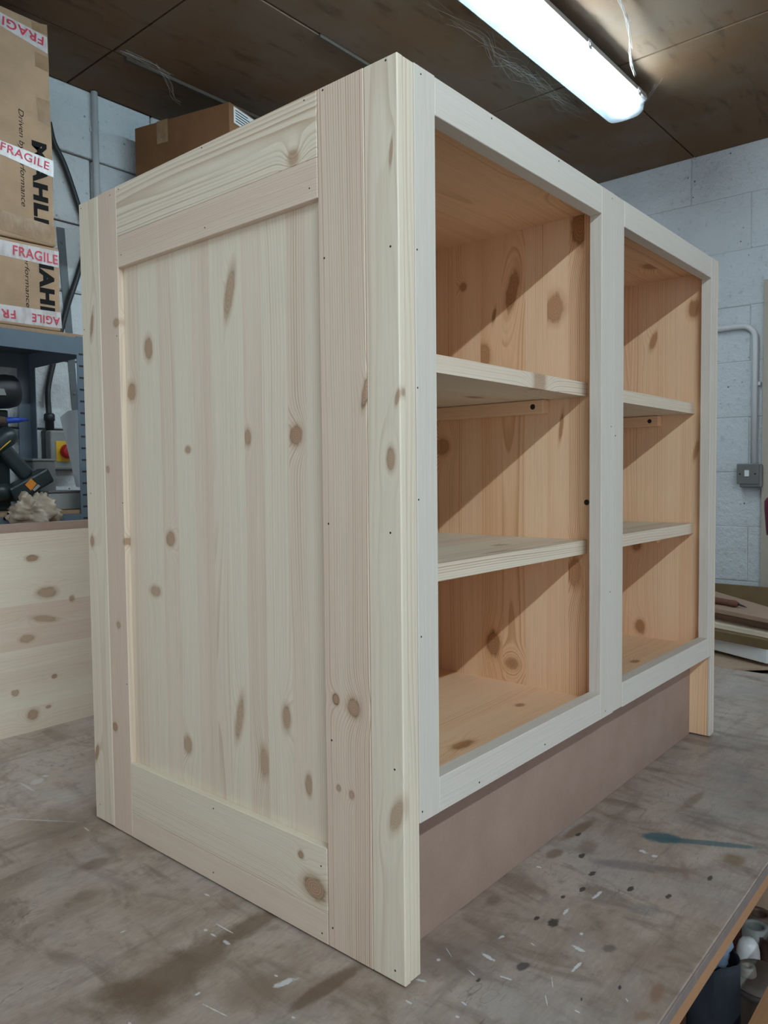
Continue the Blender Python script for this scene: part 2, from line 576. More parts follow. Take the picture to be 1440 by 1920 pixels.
def make_bench():
    t = NT('old_bench_ply')
    p = t.world()
    st = t.v('MULTIPLY', p, (1.0, 1.0, 1.0))
    n = t.noise(t.v('MULTIPLY', st, (5, 9, 5)), 1, 5, 0.62, 0.4)
    n2 = t.noise(t.v('MULTIPLY', st, (14, 5, 5)), 1.6, 5, 0.62, 0.8)
    n3 = t.noise(st, 38, 5, 0.7)
    n4 = t.noise(t.v('MULTIPLY', st, (16, 140, 10)), 1, 4, 0.7)
    col = t.mix(t.ss(n, 0.35, 0.66), (0.30, 0.225, 0.18), (0.44, 0.365, 0.31))
    col = t.mix(t.m('MULTIPLY', t.ss(n2, 0.50, 0.68), 0.7), col, (0.185, 0.135, 0.105))
    col = t.mix(t.m('MULTIPLY', t.ss(n2, 0.45, 0.25), 0.5), col, (0.38, 0.34, 0.305))
    col = t.mix(t.m('MULTIPLY', t.ss(n3, 0.52, 0.72), 0.45), col, (0.15, 0.105, 0.075))
    col = t.mix(t.m('MULTIPLY', t.ss(n4, 0.58, 0.75), 0.28), col, (0.17, 0.12, 0.09))
    n5 = t.noise(t.v('MULTIPLY', st, (3, 26, 5)), 1, 5, 0.65, 0.5)
    col = t.mix(t.m('MULTIPLY', t.ss(n5, 0.54, 0.70), 0.45), col, (0.155, 0.115, 0.09))
    n6 = t.noise(st, 4.2, 5, 0.6, 0.5)
    col = t.mix(t.m('MULTIPLY', t.ss(n6, 0.48, 0.68), 0.5), col, (0.39, 0.365, 0.345))  # reflective haze on the top put into the colour as grey patches
    sc = t.m('ABSOLUTE', t.m('SUBTRACT', t.noise(t.v('MULTIPLY', st, (9, 34, 5)), 1, 3, 0.5, 1.2), 0.5))
    col = t.mix(t.m('MULTIPLY', t.ss(sc, 0.006, 0.001), t.m('MULTIPLY', t.ss(n, 0.5, 0.62), 0.55)), col, (0.10, 0.075, 0.06))
    n7 = t.noise(t.v('MULTIPLY', st, (70, 260, 50)), 1, 3, 0.7)
    n8 = t.noise(t.v('MULTIPLY', st, (26, 60, 20)), 1, 4, 0.75, 0.7)
    k7 = t.m('ADD', t.m('MULTIPLY_ADD', n7, 0.42, 0.60), t.m('MULTIPLY', n8, 0.42))
    col = t.mix(1.0, col, t.comb(k7, k7, k7), 'MULTIPLY')
    edge = t.m('SUBTRACT', t.noise(p, 150, 4, 0.7), 0.5)
    edge2 = t.m('SUBTRACT', t.noise(p, 9, 4, 0.7), 0.5)

    def spot(cx_, cy_, ax_, ay_, bx_, by_, color, strength, soft=0.35, rag=0.9, rag2=0.0):
        nonlocal col
        c = px(cx_, cy_, 2, 0)
        a = px(cx_ + ax_, cy_ + ay_, 2, 0) - px(cx_ - ax_, cy_ - ay_, 2, 0)
        b = px(cx_ + bx_, cy_ + by_, 2, 0) - px(cx_ - bx_, cy_ - by_, 2, 0)
        a, b = a / 2, b / 2
        det = a.x * b.y - a.y * b.x
        q = t.v('SUBTRACT', p, tuple(c))
        u = t.v('DOT_PRODUCT', q, (b.y / det, -b.x / det, 0))
        w = t.v('DOT_PRODUCT', q, (-a.y / det, a.x / det, 0))
        d = t.m('SQRT', t.m('ADD', t.m('MULTIPLY', u, u), t.m('MULTIPLY', w, w)))
        d = t.m('MULTIPLY_ADD', edge, rag, d)
        if rag2:
            d = t.m('MULTIPLY_ADD', edge2, rag2, d)
        col = t.mix(t.m('MULTIPLY', t.ss(d, 1.0 + soft * 0.5, 1.0 - soft * 0.5), strength), col, color)

    BR = (0.135, 0.085, 0.05)
    spot(330, 1820, 120, -75, 22, 22, BR, 0.75, 0.9, 0.7, 1.6)          # long brown streaks left of the cabinet
    spot(470, 1735, 60, -32, 10, 12, BR, 0.7, 0.7, 0.7, 1.2)
    spot(605, 1855, 70, -45, 9, 10, BR, 0.8, 0.7, 0.6, 1.2)
    spot(265, 1870, 40, 30, 25, -25, BR, 0.55, 0.9, 0.7, 1.5)
    spot(215, 1860, 40, -14, 8, 14, BR, 0.6, 0.9, 0.7, 1.2)
    spot(180, 1620, 26, -9, 5, 8, BR, 0.5, 0.8, 0.8, 1.0)
    spot(160, 1680, 22, -8, 5, 8, BR, 0.4, 0.8, 0.8, 1.0)
    spot(480, 1860, 60, -20, 15, 25, (0.19, 0.13, 0.085), 0.5, 0.9, 0.7, 1.5)
    spot(1376, 1612, 18, 8, 8, -8, (0.21, 0.13, 0.06), 0.7, 0.9, 0.8, 1.0)
    spot(1232, 1862, 9, -16, 9, 8, (0.24, 0.13, 0.085), 0.75, 0.8, 0.7, 0.8)
    spot(1205, 1905, 14, -5, 6, 6, (0.24, 0.14, 0.09), 0.6, 0.8, 0.7, 0.8)
    spot(1085, 1555, 30, -18, 6, 6, (0.16, 0.10, 0.06), 0.75, 0.7, 0.7, 0.8)
    spot(1040, 1600, 14, -5, 5, 7, (0.17, 0.11, 0.065), 0.7, 0.7, 0.7, 0.8)
    spot(1103, 1588, 18, -6, 6, 12, (0.17, 0.11, 0.065), 0.55, 0.9, 0.7, 0.8)
    spot(1283, 1632, 7, 18, 6, -3, (0.25, 0.15, 0.12), 0.55, 0.9, 0.6, 0.6)
    spot(925, 1688, 13, -5, 5, 8, (0.15, 0.10, 0.075), 0.6, 0.8, 0.7, 0.8)
    spot(1265, 1800, 20, 4, 4, -6, (0.23, 0.16, 0.10), 0.5, 0.8, 0.7, 0.8)
    spot(1300, 1500, 22, -16, 5, 6, (0.19, 0.13, 0.08), 0.6, 0.9, 0.7, 1.0)
    GY = (0.17, 0.155, 0.155)
    spot(1180, 1623, 68, 7, 3, 9, GY, 0.6, 0.7, 0.6, 0.5)
    spot(1312, 1535, 45, 10, 8, -16, GY, 0.45, 0.9, 0.7, 1.0)
    spot(1205, 1705, 30, 4, 5, -10, (0.19, 0.19, 0.20), 0.5, 0.9, 0.7, 0.8)
    spot(880, 1800, 70, 6, 15, -40, (0.20, 0.165, 0.145), 0.4, 0.9, 0.5, 1.0)
    # the teal brush stroke
    TL = (0.018, 0.105, 0.135)
    spot(1242, 1571, 38, 5, -2, 9, TL, 0.85, 0.5, 0.7)
    spot(1330, 1581, 95, 9, -1, 4.5, TL, 0.75, 0.6, 0.9)
    BK = (0.035, 0.032, 0.032)
    for x, y, a, b in ((655, 280, 13, 9), (700, 355, 15, 8), (658, 422, 14, 9), (860, 420, 14, 9), (1020, 452, 13, 8), (1195, 375, 11, 8),
                       (465, 543, 12, 8), (535, 562, 24, 17), (640, 190, 11, 6), (815, 836, 6, 8), (575, 455, 9, 7), (653, 886, 4, 7), (218, 805, 8, 7)):
        spot(800 + x / 2.25, 1480 + y / 2.25, a / 2.25, -2, 1, b / 2.25, BK, 0.9, 0.5, 1.9)
    spot(980, 1812, 12, -5, 4, 6, (0.06, 0.06, 0.065), 0.85, 0.6, 1.0)
    spot(1142, 1778, 12, -1, 2, 7, (0.10, 0.09, 0.085), 0.7, 0.8, 1.2)
    WH = (0.72, 0.74, 0.76)
    for x, y, a, b, c_, d_ in ((653, 610, 7, 0, 0, 5), (50, 721, 8, 0, 0, 6), (257, 706, 24, 14, 3, -6), (640, 672, 26, 12, 3, -6), (633, 748, 22, -20, 4, 5),
                               (335, 796, 20, 6, 1, -3), (188, 772, 16, 14, 1, -2), (505, 890, 4, 20, 2, 0), (845, 889, 7, 9, 2, -2), (635, 937, 10, 5, 1, -3),
                               (588, 516, 10, -10, 4, 4), (718, 447, 20, -16, 5, 4), (315, 624, 14, -6, 2, 4), (912, 262, 16, 4, 2, -5), (962, 281, 12, 2, 2, -5),
                               (530, 815, 3, 22, 2, 0), (95, 690, 14, 22, 1, -1), (445, 652, 8, 5, 2, -2), (160, 905, 12, 8, 2, -3), (130, 960, 8, 4, 2, -4), (475, 328, 9, 2, 1, -3)):
        spot(800 + x / 2.25, 1480 + y / 2.25, a / 2.25, b / 2.25, c_ / 2.25, d_ / 2.25, WH, 0.85, 0.5, 2.6)
    for x, y, a, b, c_, d_ in ((765, 517, 10, 5, 2, -6), (694, 475, 6, 1, 1, -4), (755, 468, 32, 18, 1, -2), (720, 492, 9, 4, 1, -3), (962, 652, 36, -13, 4, 8),
                               (931, 629, 7, 3, 1, -3), (668, 690, 8, -5, 2, 3), (700, 357, 8, 3, 1, -3), (725, 745, 40, 20, 1, -2), (438, 790, 6, 3, 1, -3),
                               (415, 480, 10, -4, 1, 2), (293, 135, 9, 6, 1, -2), (1420, 645, 14, 3, 2, -4), (1380, 718, 10, 5, 1, -3), (990, 770, 6, 2, 1, -3)):
        spot(x / 1.8, 1480 + y / 1.8, a / 1.8, b / 1.8, c_ / 1.8, d_ / 1.8, WH, 0.7, 0.6, 2.6)
    for x, y, a, b, c_, d_ in ((70, 1465, 12, -4, 2, 4), (85, 1455, 6, -1, 1, 2), (75, 1538, 70, 3, 0, 0.8), (50, 1475, 14, 8, 1, -2)):
        spot(x, y, a, b, c_, d_ if d_ else 1, (0.6, 0.6, 0.6), 0.5, 0.6, 1.0)
    rg = t.m('MULTIPLY_ADD', n3, 0.24, 0.26)
    return t.bsdf(col, rg, 0, t.m('ADD', n3, n4), 0.12, 0.0012, 0.5)


def make_cardboard(name, c):
    t = NT(name)
    p = t.obj()
    n = t.noise(p, 9, 4, 0.6)
    n2 = t.noise(t.v('MULTIPLY', p, (20, 20, 320)), 1, 3, 0.6)
    col = t.mix(t.ss(n, 0.35, 0.7), c, tuple(k * 0.82 for k in c))
    k = t.m('MULTIPLY_ADD', n2, 0.14, 0.93)
    col = t.mix(1.0, col, t.comb(k, k, k), 'MULTIPLY')
    return t.bsdf(col, 0.75, 0, t.m('ADD', n2, n), 0.15, 0.002, 0.25)


def make_mdf():
    t = NT('mdf')
    p = t.obj()
    n = t.noise(p, 12, 4, 0.6)
    n2 = t.noise(p, 400, 3, 0.7)
    col = t.mix(t.ss(n, 0.3, 0.7), (0.335, 0.232, 0.185), (0.375, 0.265, 0.215))
    k = t.m('MULTIPLY_ADD', n2, 0.25, 0.87)
    col = t.mix(1.0, col, t.comb(k, k, k), 'MULTIPLY')
    return t.bsdf(col, 0.7, 0, n2, 0.1, 0.0005, 0.3)


def make_tape():
    t = NT('fragile_tape')
    n = t.noise(t.v('MULTIPLY', t.obj(), (60, 60, 25)), 1, 3)
    col = t.mix(t.ss(n, 0.4, 0.7), (0.66, 0.62, 0.61), (0.52, 0.47, 0.44))
    return t.bsdf(col, 0.28, 0, n, 0.5, 0.002, 0.6)


def make_brown_tape():
    t = NT('brown_tape')
    n = t.noise(t.v('MULTIPLY', t.obj(), (40, 40, 25)), 1, 3)
    col = t.mix(t.ss(n, 0.35, 0.7), (0.37, 0.24, 0.135), (0.30, 0.185, 0.10))
    return t.bsdf(col, 0.22, 0, n, 0.5, 0.002, 0.6)


M_BLOCK_B = make_paint_block('painted_block', (0.68, 0.715, 0.73), (0.13, 0.12, 0.11), 0.7)
M_MORTAR_B = plain('cracked_mortar', (0.13, 0.115, 0.10), 0.9, 0, 0.5, 60, bump=0.6)
M_BLOCK_R = make_paint_block('painted_block_worn', (0.62, 0.66, 0.685), (0.10, 0.095, 0.09), 1.0)
M_MORTAR_R = plain('painted_mortar', (0.42, 0.44, 0.45), 0.9, 0, 0.5, 40, bump=0.6)
M_CEIL = make_ceiling()
M_GAP = plain('joint_shadow_gap', (0.05, 0.04, 0.033), 0.9)
M_FLOOR = plain('concrete_floor', (0.20, 0.20, 0.195), 0.85, 0, 0.3, 14, bump=0.3)
M_BENCH = make_bench()
M_MDF = make_mdf()
M_CARD = make_cardboard('cardboard', (0.47, 0.315, 0.195))
M_CARD2 = make_cardboard('cardboard_dark', (0.235, 0.112, 0.05))
M_TAPE = make_tape()
M_BTAPE = make_brown_tape()
M_RED = plain('red_print', (0.62, 0.035, 0.075), 0.5)
M_INK = plain('black_print', (0.018, 0.017, 0.017), 0.9, spec=0.1)
M_STEEL = plain('blue_grey_painted_steel', (0.125, 0.165, 0.205), 0.45, 0.1, 0.12, 40)
M_STEEL_D = plain('dark_grey_painted_steel', (0.105, 0.125, 0.135), 0.5, 0.1, 0.12, 40)
M_CHIP = plain('chipboard', (0.36, 0.235, 0.14), 0.85, 0, 0.35, 220)
M_HOLE = plain('nail_hole_dark', (0.03, 0.022, 0.018), 0.9)
M_WPVC = plain('white_pvc', (0.62, 0.64, 0.65), 0.45, 0, 0.1, 20)
M_BLACK = plain('black_rubber', (0.018, 0.020, 0.022), 0.5, 0, 0.2, 50)
M_DARKP = plain('dark_green_plastic', (0.022, 0.034, 0.036), 0.38, 0, 0.2, 60)
M_GREYBOX = plain('grey_enclosure', (0.235, 0.24, 0.225), 0.5, 0, 0.1, 40)
M_YEL = plain('yellow_plate', (0.70, 0.42, 0.02), 0.5)
M_KNOB = plain('red_knob', (0.55, 0.02, 0.02), 0.4)
M_BLUE = plain('blue_plastic', (0.02, 0.07, 0.42), 0.4)
M_ORANGE = plain('orange_badge', (0.75, 0.25, 0.03), 0.5)
M_SILVER = plain('silver_badge', (0.6, 0.6, 0.6), 0.35, 0.6)
M_TIN = plain('grey_tin', (0.42, 0.45, 0.45), 0.4, 0.5, 0.2, 25)
M_DTIN = plain('dull_zinc', (0.20, 0.205, 0.20), 0.5, 0.5, 0.2, 25)
M_BAG = plain('crumpled_polythene', (0.42, 0.335, 0.25), 0.4, 0, 0.45, 45, bump=0.5)
M_SHEET = plain('cloudy_plastic', (0.42, 0.44, 0.45), 0.35, 0, 0.15, 20)
M_GALV = plain('grey_metal_clad', (0.17, 0.18, 0.175), 0.45, 0.3, 0.15, 40)
M_WHITE = plain('white_plastic', (0.74, 0.75, 0.74), 0.35, 0, 0.06, 30)
M_BURG = plain('burgundy_plastic', (0.105, 0.012, 0.035), 0.35, 0, 0.15, 40)
M_GREYM = plain('grey_metal', (0.19, 0.185, 0.175), 0.5, 0.4, 0.2, 40)
M_NAVY = plain('navy_cloth', (0.022, 0.027, 0.038), 0.9, 0, 0.5, 26, bump=0.5)
M_LBLUE = plain('pale_blue_cloth', (0.20, 0.27, 0.37), 0.85, 0, 0.2, 30)
M_CAST = plain('beige_cast_metal', (0.33, 0.305, 0.265), 0.55, 0.1, 0.2, 35)
M_BROWNP = plain('brown_plastic', (0.105, 0.062, 0.04), 0.5, 0, 0.25, 40)
M_RUST = plain('red_brown_timber', (0.15, 0.06, 0.035), 0.8, 0, 0.3, 40)
M_OLIVE = plain('olive_brown_hardboard', (0.16, 0.105, 0.045), 0.7, 0, 0.15, 20)
M_WEB = plain('cobweb', (0.45, 0.43, 0.40), 0.9)
M_LABEL = plain('paper_label', (0.72, 0.72, 0.70), 0.7)
M_PLY = plain('plywood', (0.42, 0.37, 0.31), 0.7, 0, 0.12, 30)
M_OLDWOOD = make_pine('old_timber', (0.42, 0.30, 0.21), (0.38, 0.25, 0.18), (0.24, 0.14, 0.08), (0.2, 0.11, 0.06), (0.15, 0.08, 0.04), 0.7)
M_EDGEWOOD = make_pine('orange_timber', (0.46, 0.25, 0.13), (0.42, 0.21, 0.10), (0.28, 0.12, 0.05), (0.2, 0.11, 0.06), (0.15, 0.08, 0.04), 0.6)
M_PLYEDGE = plain('grimy_ply_edge', (0.215, 0.175, 0.155), 0.75, 0, 0.3, 60)

# ------------------------------------------------------------------ room shell
ZC, XR, YB, ZF = 1.75, 2.577, 1.883, -0.86
X0, Y0 = -3.2, -3.4


def structure(o):
    o['kind'] = 'structure'
    return o


floor = structure(box('floor', (X0, Y0, ZF - 0.1), (XR + 0.15, YB + 0.15, ZF), M_FLOOR, bevel=0))
wall_b = structure(box('wall_back', (X0, YB + 0.008, ZF), (XR + 0.15, YB + 0.15, ZC + 0.1), M_MORTAR_B, bevel=0))
wall_r = structure(box('wall_right', (XR + 0.0005, Y0, ZF), (XR + 0.15, YB + 0.008, ZC + 0.1), M_MORTAR_R, bevel=0))
ceil = structure(box('ceiling', (X0, Y0, ZC + 0.006), (XR + 0.008, YB + 0.008, ZC + 0.1), M_GAP, bevel=0))


def block_mesh(w, h, d, k, bev, proud=0.004):
    r = random.Random(k)
    bm = bmesh.new()
    bm_box(bm, (-w / 2, -proud, -h / 2), (w / 2, d, h / 2), bev, 2)
    for v in bm.verts:
        v.co.x += r.uniform(-.002, .002)
        v.co.z += r.uniform(-.002, .002)
    me = bpy.data.meshes.new('block')
    bm.to_mesh(me)
    bm.free()
    return me


BW, BH = 0.45, 0.218
bmB = [block_mesh(BW - 0.007, BH - 0.006, 0.03, k, 0.005) for k in range(5)]
bmR = [block_mesh(BW - 0.003, 0.212 - 0.002, 0.03, k + 9, 0.003, 0.0018) for k in range(5)]
for m_ in bmB:
    m_.materials.append(M_BLOCK_B)
for m_ in bmR:
    m_.materials.append(M_BLOCK_R)
ZTOPB, ZTOPR = 1.533, 1.566


def lay(parent, meshes, along, start, stop, zref, ofs, Rz, basex):
    k = 0
    z = zref + BH / 2
    rows = []
    while z - BH / 2 > ZF - BH:
        rows.append(z)
        z -= BH
    for ri, zc in enumerate(rows):
        if zc - BH / 2 < ZF - 0.05:
            continue
        s = start + (ofs if ri % 2 == 0 else ofs + BW / 2) - BW
        while s < stop:
            if s + BW / 2 > start - 0.3:
                o = bpy.data.objects.new('block', meshes[rnd.randrange(5)])
                pos = Vector((s, basex, zc)) if along == 'x' else Vector((basex, s, zc))
                d = rnd.uniform(-0.0015, 0.0015)
                if along == 'x':
                    pos.y += d
                else:
                    pos.x += d
                place(o, Matrix.Translation(pos) @ Matrix.Rotation(Rz, 4, 'Z'), parent)
            s += BW


lay(wall_b, bmB, 'x', -1.2, 2.45, ZTOPB, 0.13, 0, YB)
BH = 0.212
lay(wall_r, bmR, 'y', -1.3, 1.75, ZTOPR, 0.33, -math.pi / 2, XR)
# ceiling boards, each its own sheet with an open joint round it
xs = [0.66 + 1.068 * k for k in range(-3, 3)]
ys = [0.593 + 0.508 * k for k in range(-5, 4)]
for i in range(len(xs)):
    xa, xb = xs[i], (xs[i + 1] if i + 1 < len(xs) else XR)
    xb = min(xb, XR)
    if xb - xa < 0.1:
        continue
    for j in range(len(ys)):
        ya, yb = ys[j], min(ys[j] + 0.508, YB)
        if yb - ya < 0.05:
            continue
        dz = rnd.uniform(0, 0.003)
        box('ceiling_board', (xa + 0.003, ya + 0.003, ZC - dz), (xb - 0.003, yb - 0.003, ZC + 0.006), M_CEIL, ceil, 0.001)
for a, b in (((0.70, 1.602, ZC - 0.012), (1.45, 1.616, ZC - 0.001)), ((1.0, 1.095, ZC - 0.010), (2.3, 1.105, ZC - 0.001))):
    box('joint_strip', a, b, plain('dusty_strip', (0.085, 0.068, 0.052), 0.8), ceil, 0.001)

# ------------------------------------------------------------------ fluorescent fittings
def make_diffuser():
    t = NT('ribbed_diffuser')
    x, y, z = t.sep(t.obj())[:]
    rib = t.m('SINE', t.m('MULTIPLY', y, 2200.0))
    tr = t.n('ShaderNodeBsdfTransparent')
    tr.inputs[0].default_value = (0.78, 0.92, 0.97, 1)
    tl = t.n('ShaderNodeBsdfTranslucent')
    tl.inputs[0].default_value = (0.72, 0.88, 0.97, 1)
    gl = t.n('ShaderNodeBsdfPrincipled')
    gl.inputs['Base Color'].default_value = (0.62, 0.78, 0.86, 1)
    gl.inputs['Roughness'].default_value = 0.2
    bn = t.n('ShaderNodeBump')
    bn.inputs['Strength'].default_value = 0.6
    bn.inputs['Distance'].default_value = 0.001
    t.link(rib, bn.inputs['Height'])
    t.link(bn.outputs[0], gl.inputs['Normal'])
    m1 = t.n('ShaderNodeMixShader')
    t.setin(m1.inputs[0], t.m('MULTIPLY_ADD', rib, 0.03, 0.08))
    t.link(tr.outputs[0], m1.inputs[1])
    t.link(tl.outputs[0], m1.inputs[2])
    m2 = t.n('ShaderNodeMixShader')
    m2.inputs[0].default_value = 0.18
    t.link(m1.outputs[0], m2.inputs[1])
    t.link(gl.outputs[0], m2.inputs[2])
    t.link(m2.outputs[0], t.out.inputs[0])
    return t.mat


def make_tube_glow(strength):
    t = NT('fluorescent_tube_glow')
    e = t.n('ShaderNodeEmission')
    e.inputs[0].default_value = (0.93, 0.965, 1.0, 1)
    e.inputs[1].default_value = strength
    t.link(e.outputs[0], t.out.inputs[0])
    return t.mat


M_DIFF = make_diffuser()
def make_dead_tube():
    t = NT('unlit_tube_glass')
    tr = t.n('ShaderNodeBsdfTransparent')
    tr.inputs[0].default_value = (0.80, 0.90, 0.94, 1)
    b = t.n('ShaderNodeBsdfPrincipled')
    b.inputs['Base Color'].default_value = (0.22, 0.29, 0.32, 1)
    b.inputs['Roughness'].default_value = 0.3
    mx = t.n('ShaderNodeMixShader')
    mx.inputs[0].default_value = 0.35
    t.link(tr.outputs[0], mx.inputs[1])
    t.link(b.outputs[0], mx.inputs[2])
    t.link(mx.outputs[0], t.out.inputs[0])
    return t.mat


M_DEAD = make_dead_tube()
M_LBODY = plain('pale_grey_polycarbonate', (0.46, 0.46, 0.44), 0.5, 0, 0.08, 30)
M_TRAY = plain('darkened_reflector', (0.26, 0.33, 0.36), 0.5, 0, 0.04, 30)  # tray darkened and tinted blue to hold down the glow inside the diffuser


def section_sweep(name, sec, L, mat, parent, Mw, caps=True, round_end=0.0):
    """open or closed section (y, z) swept along x from 0 to L, ends eased"""
    bm = bmesh.new()
    rows = []
    stations = [(0.0, 1.0)] if not round_end else [(0.0, 0.86), (round_end * 0.35, 0.95), (round_end, 1.0)]
    stations = stations + [(L - x, k) for x, k in reversed(stations)]
    for x, k in stations:
        rows.append([bm.verts.new((x, y * k, z if z > -0.02 else -0.02 + (z + 0.02) * (k ** 2))) for y, z in sec])
    for a, b in zip(rows, rows[1:]):
        for i in range(len(sec) - 1):
            bm.faces.new((a[i], a[i + 1], b[i + 1], b[i]))
    if caps:
        bm.faces.new(rows[0])
        bm.faces.new(list(reversed(rows[-1])))
    bmesh.ops.recalc_face_normals(bm, faces=bm.faces)
    return mesh_obj(name, bm, mat, parent, Mw, smooth=False)


def fluorescent(x0, x1, y, strength, label):
    """weatherproof batten: body against the ceiling, tray, tube, ribbed diffuser with clips"""
    L = x1 - x0
    root = empty('fluorescent_light', (x0, y, ZC - 0.004), label, 'light', 'ceiling strip lights')
    Mw = WM[root.name]
    body = [(-0.060, -0.040), (-0.066, -0.036), (-0.062, -0.018), (-0.044, 0.0), (0.044, 0.0), (0.062, -0.018), (0.066, -0.036), (0.060, -0.040)]
    section_sweep('housing', body, L, M_LBODY, root, Mw, True)
    tray = [(-0.052, -0.046), (-0.044, -0.0425), (0.044, -0.0425), (0.052, -0.046)]
    section_sweep('reflector_tray', tray, L - 0.06, M_TRAY, root, Mw @ Matrix.Translation((0.03, 0, 0)), False)
    arc = []
    for k in range(15):
        a = math.pi * k / 14
        cc, ss_ = math.cos(a), math.sin(a)
        arc.append((-0.063 * math.copysign(abs(cc) ** 0.55, cc), -0.041 - 0.052 * (ss_ ** 0.6)))
    section_sweep('diffuser', arc, L + 0.004, M_DIFF, root, Mw @ Matrix.Translation((-0.002, 0, 0)), True, 0.03)
    bm = bmesh.new()
    tube_bm(bm, [(0.05, -0.027, -0.066), (L - 0.05, -0.027, -0.066)], 0.013, 12)
    bmesh.ops.recalc_face_normals(bm, faces=bm.faces)
    mesh_obj('lit_tube', bm, make_tube_glow(strength), root, Mw)
    bm = bmesh.new()
    tube_bm(bm, [(0.05, 0.027, -0.066), (L - 0.05, 0.027, -0.066)], 0.013, 12)
    bmesh.ops.recalc_face_normals(bm, faces=bm.faces)
    mesh_obj('unlit_tube', bm, M_DEAD, root, Mw)
    for s in (0, 1):
        for q in (-0.027, 0.027):
            bm = bmesh.new()
            bm_box(bm, (0.035 + s * (L - 0.085), q - 0.012, -0.075), (0.05 + s * (L - 0.085), q + 0.012, -0.0425), 0.001)
            mesh_obj('lamp_holder', bm, M_WHITE, root, Mw)
    n = 5
    for k in range(n):
        xk = 0.07 + (L - 0.14) * k / (n - 1)
        for s in (-1, 1):
            bm = bmesh.new()
            bm_box(bm, (xk - 0.009, s * 0.065, -0.052), (xk + 0.009, s * 0.0705, -0.026), 0.001)
            bm_box(bm, (xk - 0.006, s * 0.0695, -0.046), (xk - 0.002, s * 0.0735, -0.036), 0.0005)
            bm_box(bm, (xk + 0.002, s * 0.0695, -0.046), (xk + 0.006, s * 0.0735, -0.036), 0.0005)
            mesh_obj('clip', bm, M_LBODY, root, Mw)
    return root


fluorescent(0.36, 1.905, 0.585, TUBE_FAR, 'long strip light with ribbed diffuser glowing on the ceiling above the cabinet')
fluorescent(-1.75, -0.20, -1.35, TUBE_NEAR, 'strip light on the ceiling on the near side of the bench')

# ------------------------------------------------------------------ workbench
BX0, BX1, BY0, BY1 = -1.35, 1.487, -0.208, 1.16
bench = empty('workbench', ((BX0 + BX1) / 2, (BY0 + BY1) / 2, ZF), 'large old workbench with stained worn wooden top carrying the pine cabinet', 'workbench')
bm = bmesh.new()
bm_box(bm, (BX0, BY0, -0.013), (BX1, BY1, 0.0), 0.0015)
mesh_obj('bench_top', bm, M_BENCH, bench, Matrix.Identity(4))
board('edge_lipping', (BX0, BY0 - 0.0015, -0.0125), (BX1, BY0 + 0.004, -0.0012), 'x', M_PLYEDGE, bench, 0.4)
board('under_board', (BX0 + 0.002, BY0 + 0.002, -0.036), (BX1 - 0.004, BY1 - 0.004, -0.0132), 'x', M_EDGEWOOD, bench, 0.4, 0.6)
for x in (BX0 + 0.10, BX1 - 0.17):
    for y in (0.09, BY1 - 0.12):
        board('leg', (x, y, ZF), (x + 0.07, y + 0.07, -0.036), 'z', M_OLDWOOD, bench, 0.4)
board('rail', (BX0 + 0.05, -0.206, -0.31), (1.22, -0.186, -0.226), 'x', M_EDGEWOOD, bench, 0.5, 0.6)
for x in (BX0 + 0.12, 1.15):
    board('rail_post', (x, -0.186, -0.30), (x + 0.03, -0.166, -0.036), 'z', M_OLDWOOD, bench, 0.4)
    board('shelf_bearer', (x, -0.166, -0.545), (x + 0.03, BY1 - 0.05, -0.516), 'y', M_OLDWOOD, bench, 0.4)
board('lower_shelf', (BX0 + 0.05, -0.17, -0.516), (1.26, BY1 - 0.05, -0.50), 'x', M_RUST, bench, 0.4)

# ------------------------------------------------------------------ the cabinet
H, W, D, T1, T2 = 0.90, 0.9446, 0.594, 0.009, 0.024
cab = empty('pine_cabinet', (W / 2, D / 2, 0), 'unfinished pine cabinet with two open bays of shelves standing on the workbench', 'cabinet')
ZB = 0.158
XI0, XI1 = T2, W - T2           # inside faces of the two ends
S = 0                            # the side plane axis


def K(x, y, rx, rz, ax=0, val=0.0):
    return (x, y, rx, rz, ax, val)


# --- left end: outer frame of stiles and rails over a glued panel
sy = [px(x, 900, 0, T1).y for x in (243, 268, 304, 333, 366, 400, 425, 460, 495, 543, 577)]
pk = [K(430, 548, .0075, .026, 0, T1), K(278, 653, .0085, .014, 0, T1), K(247, 735, .010, .0115, 0, T1), K(352, 843, .0055, .0045, 0, T1),
      K(464, 820, .006, .0095, 0, T1), K(555, 816, .0095, .0105, 0, T1), K(320, 1010, .0085, .0085, 0, T1), K(291, 1108, .011, .0065, 0, T1),
      K(450, 1345, .0065, .024, 0, T1), K(352, 1396, .0085, .010, 0, T1), K(537, 1347, .007, .0135, 0, T1), K(496, 1428, .0075, .0165, 0, T1),
      K(580, 1472, .0055, .0105, 0, T1), K(520, 300, .007, .02, 0, T1)]
glued('side_panel', (T1, 0.0004, 0.004), (T2, D - 0.001, H - 0.001), 'z', 'y', sy + [0.045, 0.075, 0.54], PINE, cab,
      [0.15, 0.6, 0.1, 0.55, 0.05, 0.35, 0.0, 0.2, 0.55, 0.05, 0.4, 0.0, 0.45, 0.1], 0.62, pk, bark=0.35)
Y1, Y2 = 0.1065, 0.4935
fk_p = [K(663, 1327, .0085, .0095), K(630, 1311, .0045, .0055), K(635, 1478, .0028, .0032), K(659, 1491, .0036, .0042), K(685, 735, .004, .014)]
fk_l = [K(733, 862, .0050, .0105), K(744, 1530, .0065, .016), K(733, 285, .0018, .012), K(745, 745, .0025, .007)]
fs = board('front_stile', (0, 0.0428, 0.002), (T1, Y1, H), 'z', PINE, cab, 0.80, 1.1, fk_p, 0.0008, 2.37, 0.8)
board('stave', (0, 0.0, 0.002), (T1, 0.0426, H), 'z', PINE, fs, 0.10, 0.75, fk_l, 0.0012, 6.1, 0.4)
